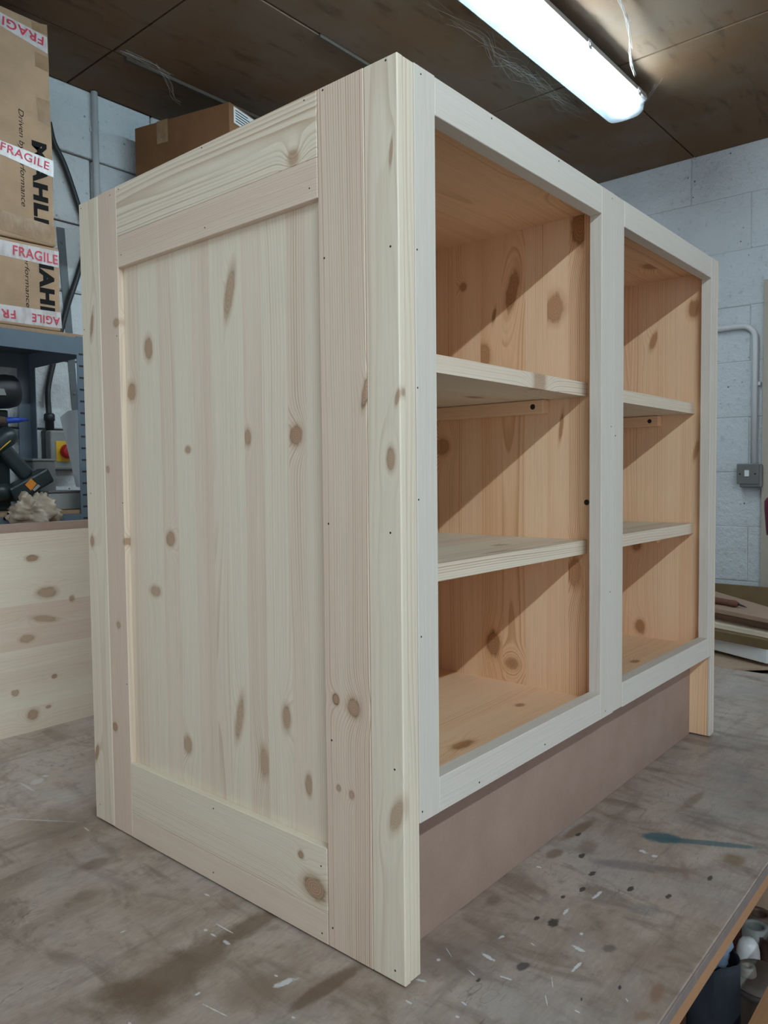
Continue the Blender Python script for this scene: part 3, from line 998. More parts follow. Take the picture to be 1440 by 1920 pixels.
bs = board('back_stile', (0, Y2, 0.002), (T1, 0.541, H), 'z', PINE, cab, 0.88, 0.35,
           [K(202, 880, .0042, .0045), K(222, 1172, .0045, .0045), K(216, 1363, .0058, .006), K(218, 605, .007, .005), K(245, 1015, .004, .005, 1, Y2)], 0.0008, 4.2, 0.7)
board('stave', (0, 0.5412, 0.002), (T1, D, H), 'z', PINE, bs, 0.12, 0.35,
      [K(182, 1412, .0045, .011), K(173, 1015, .005, .008), K(172, 612, .004, .016)], 0.0015, 8.2, 0.3)
tr = board('top_rail', (0, Y1 + 0.0006, 0.792), (T1, Y2 - 0.0004, 0.833), 'y', PINE, cab, 0.80, 0.25, [], 0.0006, 1.4)
board('stave', (0, Y1 + 0.0006, 0.8332), (T1, Y2 - 0.0004, H), 'y', PINE, tr, 0.08, 0.95, [K(550, 295, .0075, .0075)], 0.0006, 3.3)
br = board('bottom_rail', (0, Y1 + 0.0006, 0.002), (T1, Y2 - 0.0004, 0.036), 'y', PINE, cab, 0.82, 0.2, [], 0.0006, 5.4)
board('stave', (0, Y1 + 0.0006, 0.0362), (T1, Y2 - 0.0004, 0.108), 'y', PINE, br, 0.10, 0.7,
      [K(564, 1602, .0042, .0045), K(590, 1665, .012, .017)], 0.0006, 7.7, 0.5)

# --- right end
rk = [K(1300, 580, .010, .016, 0, XI1), K(1200, 1175, .010, .013, 0, XI1), K(1193, 1020, .009, .012, 0, XI1), K(1225, 640, .006, .016, 0, XI1), K(1305, 845, .004, .016, 0, XI1)]
board('edge_lipping', (XI1, 0.0, 0.004), (W - T1, 0.005, H - 0.001), 'z', PINE_PALE, cab, 0.4, 0.4)
glued('side_panel', (XI1, 0.0052, 0.004), (W - T1, D - 0.001, H - 0.001), 'z', 'y', [0.06, 0.105, 0.16, 0.2, 0.25, 0.3, 0.35, 0.4, 0.45, 0.5, 0.55], PINE_WARM, cab,
      [0.3, 0.1, 0.25, 0.5, 0.2, 0.35], 0.9, rk)
rs = board('front_stile', (W - T1, 0, 0.005), (W, Y1, H), 'z', PINE, cab, 0.25, 0.5, [], 0.002, bseg=2)
board('back_stile', (W - T1, Y2, 0.005), (W, D, H), 'z', PINE, cab, 0.4, 0.5, [], 0.001)
board('top_rail', (W - T1, Y1 + 0.0006, 0.792), (W, Y2 - 0.0004, H), 'y', PINE, cab, 0.3, 0.5)
board('bottom_rail', (W - T1, Y1 + 0.0006, 0.005), (W, Y2 - 0.0004, 0.108), 'y', PINE, cab, 0.3, 0.5)

# --- carcass: top, floor, back, divider
FT = 0.018
YF, YBK = FT, 0.580
glued('cabinet_top', (XI0, YF, 0.877), (XI1, YBK, 0.897), 'x', 'y', [0.07, 0.13, 0.185, 0.24, 0.30, 0.36, 0.42, 0.48, 0.53], PINE_WARM, cab, [0.3, 0.5, 0.2, 0.45, 0.6, 0.3], 0.5,
      [K(1030, 345, .012, .02, 2, .877), K(1220, 500, .012, .02, 2, .877)])
glued('cabinet_floor', (XI0, YF, ZB), (XI1, YBK, 0.178), 'x', 'y', [0.065, 0.115, 0.165, 0.215, 0.27, 0.33, 0.39, 0.45, 0.51], PINE_WARM, cab, [0.15, 0.3, 0.1, 0.35, 0.2], 0.6,
      [K(975, 1322, .006, .008, 2, .178), K(868, 1396, .008, .018, 2, .178), K(1190, 1240, .006, .01, 2, .178)])
glued('cabinet_back', (XI0, YBK, ZB), (XI1, D - 0.001, 0.896), 'z', 'x', [0.024 + 0.056 * k for k in range(1, 16)], PINE_WARM, cab, None, 0.6)
XD0, XD1 = 0.468, 0.488
dk = [K(960, 545, .0095, .031, 0, XD0), K(1040, 578, .014, .019, 0, XD0), K(868, 538, .006, .006, 0, XD0), K(1087, 425, .012, .024, 0, XD0), K(926, 592, .003, .012, 0, XD0),
      K(829, 838, .013, .012, 0, XD0), K(926, 1207, .012, .018, 0, XD0), K(960, 1244, .011, .0085, 0, XD0), K(1078, 1075, .010, .02, 0, XD0), K(905, 668, .013, .017, 0, XD0),
      K(1052, 800, .003, .02, 0, XD0)]
dc = [px(x, 900, 0, XD0).y for x in (858, 902, 942, 985, 1026, 1066, 1095)] + [0.31, 0.36, 0.41, 0.46, 0.51, 0.55]
glued('divider', (XD0, YF + 0.0005, 0.178), (XD1, YBK, 0.877), 'z', 'y', dc, PINE_WARM, cab, [0.35, 0.1, 0.25, 0.15, 0.5, 0.7, 0.55, 0.6, 0.4], 1.05, dk, bark=0.4)

# --- face frame
FF = dict(mat=PINE_PALE, parent=cab, grain=0.25)
XS, XM0, XM1, XE = 0.0585, 0.4405, 0.5155, 0.9045
ZT, ZR = 0.862, 0.195
board('frame_stile', (T2 + 0.0011, 0, ZB), (XS, FT, H), 'z', tone=0.15, **FF)
mu = board('frame_muntin', (XM0, 0, ZB), (0.4815, FT, H - 0.001), 'z', tone=0.3, **FF)
board('stave', (0.4818, 0.0004, ZB + 0.001), (XM1, FT, H - 0.001), 'z', PINE_PALE, mu, 0.5, 0.4)
board('frame_stile', (XE, 0, ZB), (XI1 - 0.0002, FT, H), 'z', tone=0.2, **FF)
for a, b in ((XS, XM0), (XM1, XE)):
    board('frame_top_rail', (a + 0.0004, 0.0002, ZT), (b - 0.0004, FT, H - 0.0008), 'x', tone=0.15, **FF)
    board('frame_bottom_rail', (a + 0.0004, 0.0002, ZB), (b - 0.0004, FT, ZR), 'x', tone=0.12, **FF)
# --- shelves and their battens
YS = 0.034
for (xa, xb), kn in (((XI0, XD0), 0), ((XD1, XI1), 1)):
    for z in (0.617, 0.390):
        kk = []
        if kn == 0:
            kk = [K(1012, 708, .010, .013, 1, YS)] if z > 0.5 else []
        sh = glued('shelf', (xa + 0.0006, YS, z), (xb - 0.0006, YBK - 0.002, z + 0.0195), 'x', 'y', [0.09, 0.145, 0.2, 0.26, 0.32, 0.38, 0.44, 0.5], PINE, cab,
                   [0.35, 0.2, 0.5, 0.3, 0.45], 0.9, kk + ([K(890, 745, .008, .016, 2, z), K(940, 1022, .008, .014, 2, z + .0195)] if kn == 0 else []))
        for s in (0, 1):
            bx = (xb - 0.018, xb) if s else (xa, xa + 0.018)
            bt = board('batten', (bx[0], 0.096, z - 0.0205), (bx[1], YBK - 0.01, z - 0.0006), 'y', PINE_WARM, cab, 0.2, 0.3, [], 0.001)
            xf = bx[0] if s else bx[1]
            d_ = -1 if s else 1
            for yy in (0.113, 0.35):
                lathe('screw', [(0.0, 0.0006), (0.0016, 0.0002), (0.0038, 0.0008), (0.0042, 0.0)], M_HOLE, bt,
                      Matrix.Translation((xf, yy, z - 0.0105)) @ Matrix.Rotation(d_ * math.pi / 2, 4, 'Y'), 12)
p_ = px(1100, 942, 0, XD0)
lathe('screw', [(0.0, 0.0004), (0.0016, 0.0002), (0.0036, 0.0008), (0.0042, 0.0)], M_HOLE, cab, Matrix.Translation(p_) @ Matrix.Rotation(-math.pi / 2, 4, 'Y'), 12)
# --- plinth board
box('plinth', (XI0 + 0.0005, 0.038, 0.0), (XI1 - 0.0005, 0.056, ZB - 0.0005), M_MDF, cab, 0.0008)

# --- pin holes where the frame was nailed
bm = bmesh.new()
for ring_r, zz in ((0.0, 0.00005),):
    pass
bmesh.ops.create_circle(bm, cap_ends=True, segments=8, radius=0.00125)
bmesh.ops.extrude_face_region(bm, geom=list(bm.faces))
HOLE = bpy.data.meshes.new('nail_hole')
bm.free()
bm = bmesh.new()
bmesh.ops.create_cone(bm, cap_ends=True, segments=8, radius1=0.00125, radius2=0.0011, depth=0.0004)
bm.to_mesh(HOLE)
bm.free()
HOLE.materials.append(M_HOLE)
by_name = {}
for c in cab.children:
    by_name.setdefault(c.name.split('.')[0], []).append(c)


def nail(x, y, ax, val, parent, sc=1.0):
    w = px(x, y, ax, val)
    R = Matrix.Rotation(-math.pi / 2, 4, 'Y') if ax == 0 else Matrix.Rotation(math.pi / 2, 4, 'X')
    o = bpy.data.objects.new('nail_hole', HOLE)
    place(o, Matrix.Translation(w) @ R @ Matrix.Scale(sc, 4), parent)


for x, y in ((723, 113), (605, 169), (732, 462), (608, 484), (616, 982), (732, 999), (622, 1388), (740, 1443), (741, 1820), (624, 1740)):
    nail(x, y, 0, 0, fs)
for x, y in ((570, 188), (378, 277), (222, 355), (580, 353), (384, 427), (227, 478)):
    nail(x, y, 0, 0, tr, 0.8)
for x, y in ((602, 1624), (604, 1750), (400, 1516), (400, 1636)):
    nail(x, y, 0, 0, br, 0.9)
for x, y in ((206, 366), (152, 391), (219, 630), (158, 618), (230, 943), (170, 925), (238, 1283), (188, 1508)):
    nail(x, y, 0, 0, bs, 0.8)
stl = by_name['frame_stile'][0]
for x, y in ((789, 139), (782, 468), (783, 727), (785, 937), (790, 1194), (792, 1522)):
    nail(x, y, 1, 0, stl, 0.9)
rail_t = by_name['frame_top_rail'][0]
for x, y in ((922, 222), (1048, 302)):
    nail(x, y, 1, 0, rail_t, 0.9)
for x, y in ((1148, 372), (1146, 800), (1154, 817), (1144, 1110), (1135, 1333)):
    nail(x, y, 1, 0, mu, 0.9)
rail_b = by_name['frame_bottom_rail'][0]
for x, y in ((899, 1467), (1022, 1396)):
    nail(x, y, 1, 0, rail_b, 0.9)
nail(1345, 1038, 1, 0, rs, 0.8)

# ------------------------------------------------------------------ pine panel and brown board behind the cabinet
zc_ = [px(0, y, 1, 1.06).z for y in (1340, 1300, 1262, 1225, 1185, 1140, 1100, 1066, 1030)]
pb = glued('knotty_pine_board', (-0.55, 1.06, 0.0), (0.62, 1.078, 0.401), 'x', 'z', zc_, PINE, None,
           [0.35, 0.1, 0.55, 0.2, 0.85, 0.75, 0.15, 0.3, 0.1, 0.2], 0.3,
           [K(88, 1111, .010, .018, 1, 1.06), K(135, 1122, .006, .005, 1, 1.06), K(83, 1160, .006, .022, 1, 1.06), K(50, 1197, .007, .013, 1, 1.06),
            K(102, 1268, .004, .005, 1, 1.06), K(28, 1299, .006, .006, 1, 1.06), K(62, 1340, .010, .01, 1, 1.06), K(60, 1047, .006, .012, 1, 1.06), K(91, 1325, .003, .005, 1, 1.06)], bark=0.5)
tag(pb, 'knotty glued pine board standing on edge on the bench behind the cabinet', 'board')
bb = box('brown_board', (-0.6, 1.0815, 0.0), (0.64, 1.096, 0.418), M_MDF, None, 0.001)
tag(bb, 'plain brown board standing on edge just behind the knotty pine board', 'board')

# ------------------------------------------------------------------ grey steel shelving by the back wall
SX0, SX1, SY0, SY1 = -0.44, 0.503, 1.50, 1.86
ZS1, ZS2 = 0.884, 0.412
rack = empty('shelving_unit', ((SX0 + SX1) / 2, (SY0 + SY1) / 2, ZF), 'blue grey slotted steel shelving unit against the back wall', 'shelving')


def upright(x, y, sx_, sy_):
    """L-section post with slots; sx_, sy_ point inwards"""
    w, t = 0.038, 0.0022
    bm = bmesh.new()
    ztop = ZS1 + 0.004
    bm_box(bm, (0, 0, 0), (sx_ * w, sy_ * t, ztop - ZF), 0.0004)
    bm_box(bm, (0, sy_ * t, 0), (sx_ * t, sy_ * w, ztop - ZF), 0.0004)
    o = mesh_obj('upright', bm, M_STEEL, rack, Matrix.Translation((x, y, ZF)))
    z = 0.06
    bm = bmesh.new()
    while z < ztop - ZF - 0.03:
        bm_box(bm, (sx_ * (w - 0.022), -sy_ * 0.0003, z), (sx_ * (w - 0.006), sy_ * 0.0006, z + 0.005))
        bm_box(bm, (-sx_ * 0.0003, sy_ * 0.012, z), (sx_ * 0.0006, sy_ * 0.028, z + 0.005))
        z += 0.0315
    s = mesh_obj('slots', bm, M_HOLE, o, Matrix.Translation((x, y, ZF)))
    s['kind'] = 'stuff'


for x, sx_ in ((SX0, 1), (SX1, -1)):
    for y, sy_ in ((SY0, 1), (SY1, -1)):
        upright(x, y, sx_, sy_)
for z, nm in ((ZS1, 0), (ZS2, 1), (-0.10, 1), (-0.62, 1)):
    t = 0.046 if nm == 0 else 0.034
    xe = SX1 - 0.036
    board('shelf_board', (SX0 + 0.004, SY0 + 0.0045, z), (SX1 - 0.004, SY1 - 0.0045, z + 0.010), 'x', M_CHIP, rack, 0.3)
    box('beam', (SX0 + 0.040, SY0 - 0.001, z - t), (xe, SY0 + 0.0015, z), M_STEEL, rack, 0.0004)
    box('beam', (SX0 + 0.040, SY1 - 0.0015, z - t), (xe, SY1 - 0.0, z), M_STEEL, rack, 0.0004)
    for x in (SX0 + 0.0025, SX1 - 0.0045):
        box('side_beam', (x, SY0 + 0.005, z - t), (x + 0.002, SY1 - 0.005, z), M_STEEL, rack, 0.0004)
    box('stiffener', (SX0 + 0.01, SY0 + 0.005, z - 0.004), (SX1 - 0.01, SY1 - 0.005, z - 0.0005), M_STEEL_D, rack, 0.0004)

# ------------------------------------------------------------------ cardboard boxes with fragile tape
YBX = SY0 + 0.002


def carton(name, x0, x1, z0, z1, label, mat, dep=0.30):
    root = empty(name, ((x0 + x1) / 2, YBX + dep / 2, z0), label, 'box')
    bm = bmesh.new()
    bm_box(bm, (x0, YBX, z0), (x1, YBX + dep, z1), 0.004, 2)
    bmesh.ops.subdivide_edges(bm, edges=[e for e in bm.edges if e.calc_length() > 0.1], cuts=5, use_grid_fill=True)
    for v in bm.verts:
        n = mnoise.noise_vector(v.co * 9 + Vector((z0, 0, 0)))
        v.co += Vector((n.x * 0.003, 0.0, n.z * 0.002 if v.co.z > z0 + 0.01 else 0))
    c = Vector(((x0 + x1) / 2, YBX + dep / 2, z0))
    bmesh.ops.translate(bm, verts=bm.verts, vec=-c)
    mesh_obj('carton', bm, mat, root, Matrix.Translation(c))
    # flap seams and closing tape on the top
    box('flap_seam', (x0 + 0.01, YBX + dep / 2 - 0.001, z1 - 0.0003), (x1 - 0.01, YBX + dep / 2 + 0.001, z1 + 0.0006), M_HOLE, root, 0)
    return root


def P2(x, y, off=0.0):
    q = px(x, y, 1, YBX)
    return Vector((q.x, YBX - off, q.z))


def strip(parent, quad, mat, name, off=0.0006, xleft=None):
    pts = [P2(*q) for q in quad]
    if xleft is not None:       # carry the strip on to the left end of the box
        for i, j in ((0, 1), (3, 2)):
            d = pts[j] - pts[i]
            pts[i] = pts[i] - d * ((pts[i].x - xleft) / d.x)
    pts = [Vector((p.x, YBX - off, p.z)) for p in pts]
    return slab(name, pts, 0.0004, (0, -1, 0), mat, parent), pts


def fragile(parent, p_left, p_right, height, flip=False):
    """red FRAGILE lettering from one lower corner to the other on the front of a box"""
    a, b = P2(*p_left, 0.0012), P2(*p_right, 0.0012)
    w = (b - a).length
    r = (b - a).normalized()
    up = Vector((0, 0, 1))
    if flip:
        a, r, up = b + Vector((0, 0, height)), -r, -up
    text_mesh('lettering', 'FRAGILE', M_RED, parent, a, r, up, w, height, bold=0.012, spacing=1.08)


ubx = carton('tall_cardboard_box', -0.03, 0.416, 1.112, 1.672, 'tall cardboard box on top of another, its upper red FRAGILE tape printed upside down', M_CARD)
lbx = carton('cardboard_box', -0.05, 0.425, ZS1 + 0.0105, 1.109, 'squat cardboard box under the tall one, standing on the steel shelf', M_CARD)
s1, _ = strip(ubx, [(0, 23), (88, 70), (89, 101), (0, 48)], M_TAPE, 'fragile_tape', xleft=-0.028)
s2, _ = strip(ubx, [(0, 263), (100, 302), (100, 333), (0, 289)], M_TAPE, 'fragile_tape', 0.0009, xleft=-0.028)
strip(ubx, [(0, 393), (104, 425), (105, 462), (0, 430)], M_BTAPE, 'brown_tape', xleft=-0.028)
strip(ubx, [(65, 96), (90, 108), (91, 136), (66, 124)], M_BTAPE, 'brown_tape', 0.0004)
strip(ubx, [(68, 182), (93, 190), (95, 238), (72, 226)], M_BTAPE, 'brown_tape', 0.0004)
strip(ubx, [(58, 40), (88, 47), (89, 66), (60, 56)], M_BTAPE, 'brown_tape', 0.0004)
s3, _ = strip(lbx, [(0, 449), (110, 472), (110, 502), (0, 478)], M_TAPE, 'fragile_tape', xleft=-0.048)
s4, _ = strip(lbx, [(0, 570), (114, 586), (116, 616), (0, 601)], M_TAPE, 'fragile_tape', xleft=-0.048)
fragile(s1, (-28, 30), (82, 87), 0.022, True)
fragile(s2, (0, 281), (91, 320), 0.021)
fragile(s3, (24, 478), (108, 497), 0.025)
fragile(s4, (61, 603), (138, 613), 0.020, True) if False else None


def inverted_word(parent, word, p_l, p_r, h):
    a, b = P2(*p_l, 0.0012), P2(*p_r, 0.0012)
    text_mesh('lettering', word, M_RED, parent, b + Vector((0, 0, h)), (a - b).normalized(), (0, 0, -1), (b - a).length, h, bold=0.012, spacing=1.1)


inverted_word(s4, 'AGILE', (60, 603), (112, 611), 0.021)
inverted_word(s4, 'FR', (2, 595), (29, 598), 0.021)


def down_text(parent, body, x_l, x_r, y_t, y_b, bold, spacing=1.0, shear=0.0):
    """lettering reading downwards: x_l is the foot of the letters, x_r their head"""
    a = P2(x_l, y_t, 0.0004)
    h = P2(x_r, (y_t + y_b) / 2).x - P2(x_l, (y_t + y_b) / 2).x
    L = a.z - P2(x_l, y_b).z
    b_ = P2(x_l, y_b, 0.0004)
    text_mesh('lettering', body, M_INK, parent, a, Vector((0, 0, -1)), (1, 0, 0), L, h, bold=bold, spacing=spacing, shear=shear, normal_off=0.0)


down_text(ubx, 'MAHLE', 59, 87, 262, 430, 0.055, 1.12)
down_text(ubx, 'Driven by performance', 31, 44, 202, 384, 0.0, 1.0, 0.2)
down_text(lbx, 'MAHLE', 70, 98, 452, 632, 0.04, 1.1) if False else None
down_text(lbx, 'MAHL', 72, 100, 468, 596, 0.055, 1.12)
down_text(lbx, 'performance', 43, 54, 470, 575, 0.0, 1.0, 0.2)

# ------------------------------------------------------------------ brown box on a wall shelf above
rz = math.radians(14)
n0 = px(430, 190, 2, 1.645)
bx = empty('brown_cardboard_box', (n0.x, n0.y, 1.395), 'dark brown cardboard box with white label up near the ceiling beside the wall', 'box', rz=rz)
Mb = WM[bx.name]
LB, WB, HB = 0.385, 0.30, 0.25
bm = bmesh.new()
bm_box(bm, (0, 0, 0), (WB, LB, HB), 0.003, 2)
mesh_obj('carton', bm, M_CARD2, bx, Mb)
bm = bmesh.new()
bm_box(bm, (-0.0008, 0.245, HB - 0.07), (0.0, 0.29, HB), 0)
bm_box(bm, (-0.0008, 0.245, HB), (WB, 0.29, HB + 0.0008), 0)
mesh_obj('brown_tape', bm, M_BTAPE, bx, Mb)
bm = bmesh.new()
bm_box(bm, (0.02, -0.0008, HB - 0.055), (0.15, 0.0, HB - 0.006), 0)
lb = mesh_obj('paper_label', bm, M_LABEL, bx, Mb)
for k in range(5):
    bm = bmesh.new()
    bm_box(bm, (0.028, -0.0014, HB - 0.016 - k * 0.008), (0.028 + 0.09 * rnd.uniform(0.6, 1), -0.0008, HB - 0.0135 - k * 0.008), 0)
    mesh_obj('print_line', bm, M_INK, lb, Mb)
ws = empty('wall_shelf', (1.0, YB - 0.17, 1.36), 'wooden wall shelf carrying the dark brown box', 'shelf')
board('shelf_board', (0.74, 1.36, 1.37), (1.62, YB - 0.006, 1.392), 'x', M_OLDWOOD, ws, 0.4)
for x in (0.95, 1.5):
    box('bracket', (x, 1.42, 1.362), (x + 0.02, YB - 0.006, 1.37), M_STEEL_D, ws)
    box('bracket', (x, YB - 0.014, 1.2), (x + 0.02, YB - 0.006, 1.37), M_STEEL_D, ws)

# ------------------------------------------------------------------ back wall fittings
pipe = empty('white_pipe', (0.743, YB - 0.016, 1.0), 'thin white pipe running down the back wall from the ceiling', 'pipe')
tube('pipe_run', [(0.742, YB - 0.017, 0.4), (0.742, YB - 0.017, ZC - 0.004)], 0.0105, M_WPVC, pipe, 14)
for z in (1.62, 1.25, 0.8):
    box('pipe_clip', (0.728, YB - 0.0125, z), (0.756, YB - 0.005, z + 0.012), M_WPVC, pipe)
cab_pts = [Vector((x, YB - 0.018, z)) for x, z in ((0.59, 1.60), (0.603, 1.545), (0.635, 1.485), (0.672, 1.385), (0.702, 1.28), (0.672, 1.165), (0.636, 1.064), (0.611, 0.982), (0.580, 0.868), (0.563, 0.80), (0.556, 0.73))]
iso = empty('isolator_switch', (0.59, YB - 0.03, 0.535), 'grey isolator box with red knob on a yellow plate, fed by black cable', 'switch')
YI = YB - 0.006
box('switch_box', (0.540, YI - 0.060, 0.535), (0.642, YI, 0.655), M_GREYBOX, iso, 0.006, 2)
box('switch_back', (0.538, YI - 0.030, 0.533), (0.644, YI - 0.0002, 0.657), M_DARKP, iso, 0.004)
pl = box('yellow_plate', (0.556, YI - 0.0615, 0.560), (0.614, YI - 0.060, 0.622), M_YEL, iso, 0.0006)
lathe('red_knob', [(0.0, 0.022), (0.018, 0.022), (0.022, 0.018), (0.022, 0.0)], M_KNOB, iso, Matrix.Translation((0.590, YI - 0.0615, 0.591)) @ Matrix.Rotation(math.pi / 2, 4, 'X'), 24)
box('knob_grip', (0.584, YI - 0.092, 0.572), (0.596, YI - 0.082, 0.610), M_KNOB, iso, 0.003)
lathe('cable_gland', [(0.0, 0.0), (0.013, 0.0), (0.013, 0.03), (0.016, 0.032), (0.016, 0.05), (0.011, 0.055), (0.0, 0.055)], M_BLACK, iso, Matrix.Translation((0.556, YB - 0.030, 0.654)), 12)
tube('cable', spline(cab_pts[:-1] + [Vector((0.556, YB - 0.024, 0.76)), Vector((0.556, YB - 0.030, 0.69))], 6), 0.0085, M_BLACK, iso, 10)
ang = empty('steel_bar', (0.62, YB - 0.008, 0.70), 'dark grey flat steel bar fixed slanting on the back wall behind the cardboard boxes', 'metal bar')
YA = YB - 0.0075
bq = [px(x, y, 1, YA) for x, y in ((106, 425), (121, 428), (148, 772), (136, 772))]
slab('bar', [bq[0], bq[3], bq[2], bq[1]], 0.002, (0, -1, 0), M_STEEL_D, ang)
for f_ in (0.08, 0.9):
    c_ = (bq[0] * (1 - f_) + bq[3] * f_ + bq[1] * (1 - f_) + bq[2] * f_) / 2
    lathe('bolt', [(0.0, 0.003), (0.004, 0.003), (0.005, 0.0)], M_GREYM, ang, Matrix.Translation(c_) @ Matrix.Rotation(math.pi / 2, 4, 'X'), 10)

# ------------------------------------------------------------------ things on the lower steel shelf
ZL = ZS2 + 0.0105


def Q(x, y, Y):
    return px(x, y, 1, Y)


def rot_to(d, up=Vector((0, 0, 1))):
    return Vector(d).normalized().to_track_quat('Z', 'Y').to_matrix().to_4x4()


# cordless drill lying on its side
dr = empty('cordless_drill', (0.37, 1.66, ZL), 'dark green cordless drill with orange square badge on its battery', 'drill')
YD = 1.60
h0, h1 = Q(-30, 850, YD), Q(22, 812, YD)
ax_ = (h1 - h0)
lathe('motor_body', [(0.0, 0.0), (0.024, 0.0), (0.027, 0.01), (0.027, ax_.length * 0.75), (0.025, ax_.length * 0.95), (0.016, ax_.length * 1.06), (0.0, ax_.length * 1.08)], M_DARKP, dr,
      Matrix.Translation(h0) @ rot_to(ax_), 20)
tube('accent_line', [Q(-3, 846, YD - 0.027), Q(20, 826, YD - 0.0262)], 0.0016, M_YEL, dr, 6)
g0, g1 = Q(2, 838, YD), Q(52, 893, YD)
gd = (g1 - g0)
bm = bmesh.new()
bm_box(bm, (-0.019, -0.016, 0), (0.019, 0.016, gd.length), 0.010, 3)
ex_ = Vector((0, -1, 0)).cross(gd.normalized())
Rg = Matrix((ex_, gd.normalized().cross(ex_), gd.normalized())).transposed().to_4x4()
mesh_obj('grip', bm, M_DARKP, dr, Matrix.Translation(g0) @ Rg, smooth=False)
b0, b1 = Q(22, 925, YD), Q(80, 893, YD)
bd = (b1 - b0)
ex_ = Vector((0, -1, 0)).cross(bd.normalized())
Rb = Matrix((ex_, bd.normalized().cross(ex_), bd.normalized())).transposed().to_4x4()
bm = bmesh.new()
bm_box(bm, (-0.022, -0.026, -0.01), (0.020, 0.03, bd.length + 0.012), 0.006, 2)
bat = mesh_obj('battery', bm, M_DARKP, dr, Matrix.Translation(b0) @ Rb)
slab('badge', [Q(x, y, YD - 0.0315) for x, y in ((58, 897), (69, 907), (58, 920), (47, 909))], 0.001, (0, -1, 0), M_ORANGE, bat)
slab('small_badge', [Q(x, y, YD - 0.0315) for x, y in ((71, 908), (76, 911), (65, 921), (61, 918))], 0.001, (0, -1, 0), M_SILVER, bat)
tube('foot_block', [Q(-20, 925, YD), Q(14, 922, YD)], 0.024, M_DARKP, dr, 12)

gr = empty('angle_grinder', (0.31, 1.66, 0.66), 'black round-bodied power tool above the drill on the steel shelf', 'power tool')
a0, a1 = Q(-70, 738, 1.62), Q(34, 733, 1.62)
ad = a1 - a0
lathe('motor_body', [(0.0, 0.0), (0.040, 0.0), (0.043, 0.02), (0.045, ad.length * 0.78), (0.041, ad.length * 0.93), (0.030, ad.length), (0.0, ad.length)], M_BLACK, gr, Matrix.Translation(a0) @ rot_to(ad), 24)
slab('rating_label', [Q(x, y, 1.62 - 0.046) for x, y in ((-2, 728), (8, 729), (12, 741), (0, 741))], 0.001, (0, -1, 0), M_GREYBOX, gr)
bm = bmesh.new()
bm_box(bm, (0.06, 1.636, ZL), (0.34, 1.76, 0.692), 0.004, 2)
cs = mesh_obj('tool_case', bm, M_DARKP, None, Matrix.Identity(4))
tag(cs, 'dark tool case behind the black power tool on the steel shelf', 'case')
nz = empty('sealant_nozzle', (0.32, 1.64, 0.65), 'brown tube with a tapered blue tip on the steel shelf', 'tube')
n0_, n1_ = Q(10, 788, 1.61), Q(53, 787, 1.61)
nd_ = n1_ - n0_
lathe('blue_tip', [(0.0, 0.0), (0.0088, 0.0), (0.0075, nd_.length * 0.5), (0.0028, nd_.length), (0.0, nd_.length)], M_BLUE, nz, Matrix.Translation(n0_) @ rot_to(nd_), 14)
m0_ = n0_ - nd_.normalized() * 0.10
lathe('tube_body', [(0.0, 0.0), (0.015, 0.0), (0.015, 0.07), (0.009, 0.10), (0.0, 0.10)], M_BROWNP, nz, Matrix.Translation(m0_) @ rot_to(nd_), 16)


def crumple(name, c, rx, ry, rz_, mat, seed, amp=0.25, parent=None, drape=False, seg=28):
    bm = bmesh.new()
    bmesh.ops.create_uvsphere(bm, u_segments=seg, v_segments=seg // 2 + 4, radius=1.0)
    for v in bm.verts:
        d = v.co.normalized()
        q = d * 1.9 + Vector((seed, seed * 2, 0))
        a = mnoise.noise(q) + 0.6 * abs(mnoise.noise(q * 2.3)) - 0.28 * abs(mnoise.noise(q * 4.7))
        v.co = d * (1 + amp * a)
        v.co = Vector((v.co.x * rx, v.co.y * ry, v.co.z * rz_))
    if drape:       # rests on the shelf and hangs over its front edge
        for v in bm.verts:
            w = v.co + Vector(c)
            if w.z < ZL + 0.004 and w.y > SY0 - 0.005:
                v.co.y = SY0 - 0.005 - c[1]
    o = mesh_obj(name, bm, mat, parent, Matrix.Translation(Vector(c)), smooth=True)
    return o


bag = crumple('polythene_bag', (0.330, 1.490, 0.420), 0.056, 0.034, 0.046, M_BAG, 3.3, 0.6, None, True, 64)
tag(bag, 'crumpled dirty beige polythene bag drooping over the shelf front below the drill', 'bag')
tn = empty('grey_tin', (0.49, 1.60, ZL), 'low pale grey metal tin at the right end of the lower steel shelf', 'tin')
box('tin_body', (0.395, 1.535, ZL), (0.488, 1.63, ZL + 0.046), M_TIN, tn, 0.003)
box('tin_rim', (0.393, 1.533, ZL + 0.0462), (0.490, 1.632, ZL + 0.052), M_DTIN, tn, 0.002)
gb = empty('zinc_box', (0.49, 1.75, ZL), 'dull grey metal box standing behind the pale tin under the isolator', 'box')
box('box_body', (0.43, 1.70, ZL), (0.497, 1.78, ZL + 0.135), M_DTIN, gb, 0.004)
box('box_lid', (0.428, 1.698, ZL + 0.1352), (0.499, 1.782, ZL + 0.142), M_GREYBOX, gb, 0.002)
q_ = [Q(x, y, 1.56) for x, y in ((113, 782), (128, 770), (150, 768), (152, 915), (143, 912))]
sh_ = slab('plastic_sheet', q_, 0.0015, (0, -1, 0), M_SHEET)
tag(sh_, 'cloudy grey plastic sheet standing beside the slotted post below the top shelf', 'sheet')

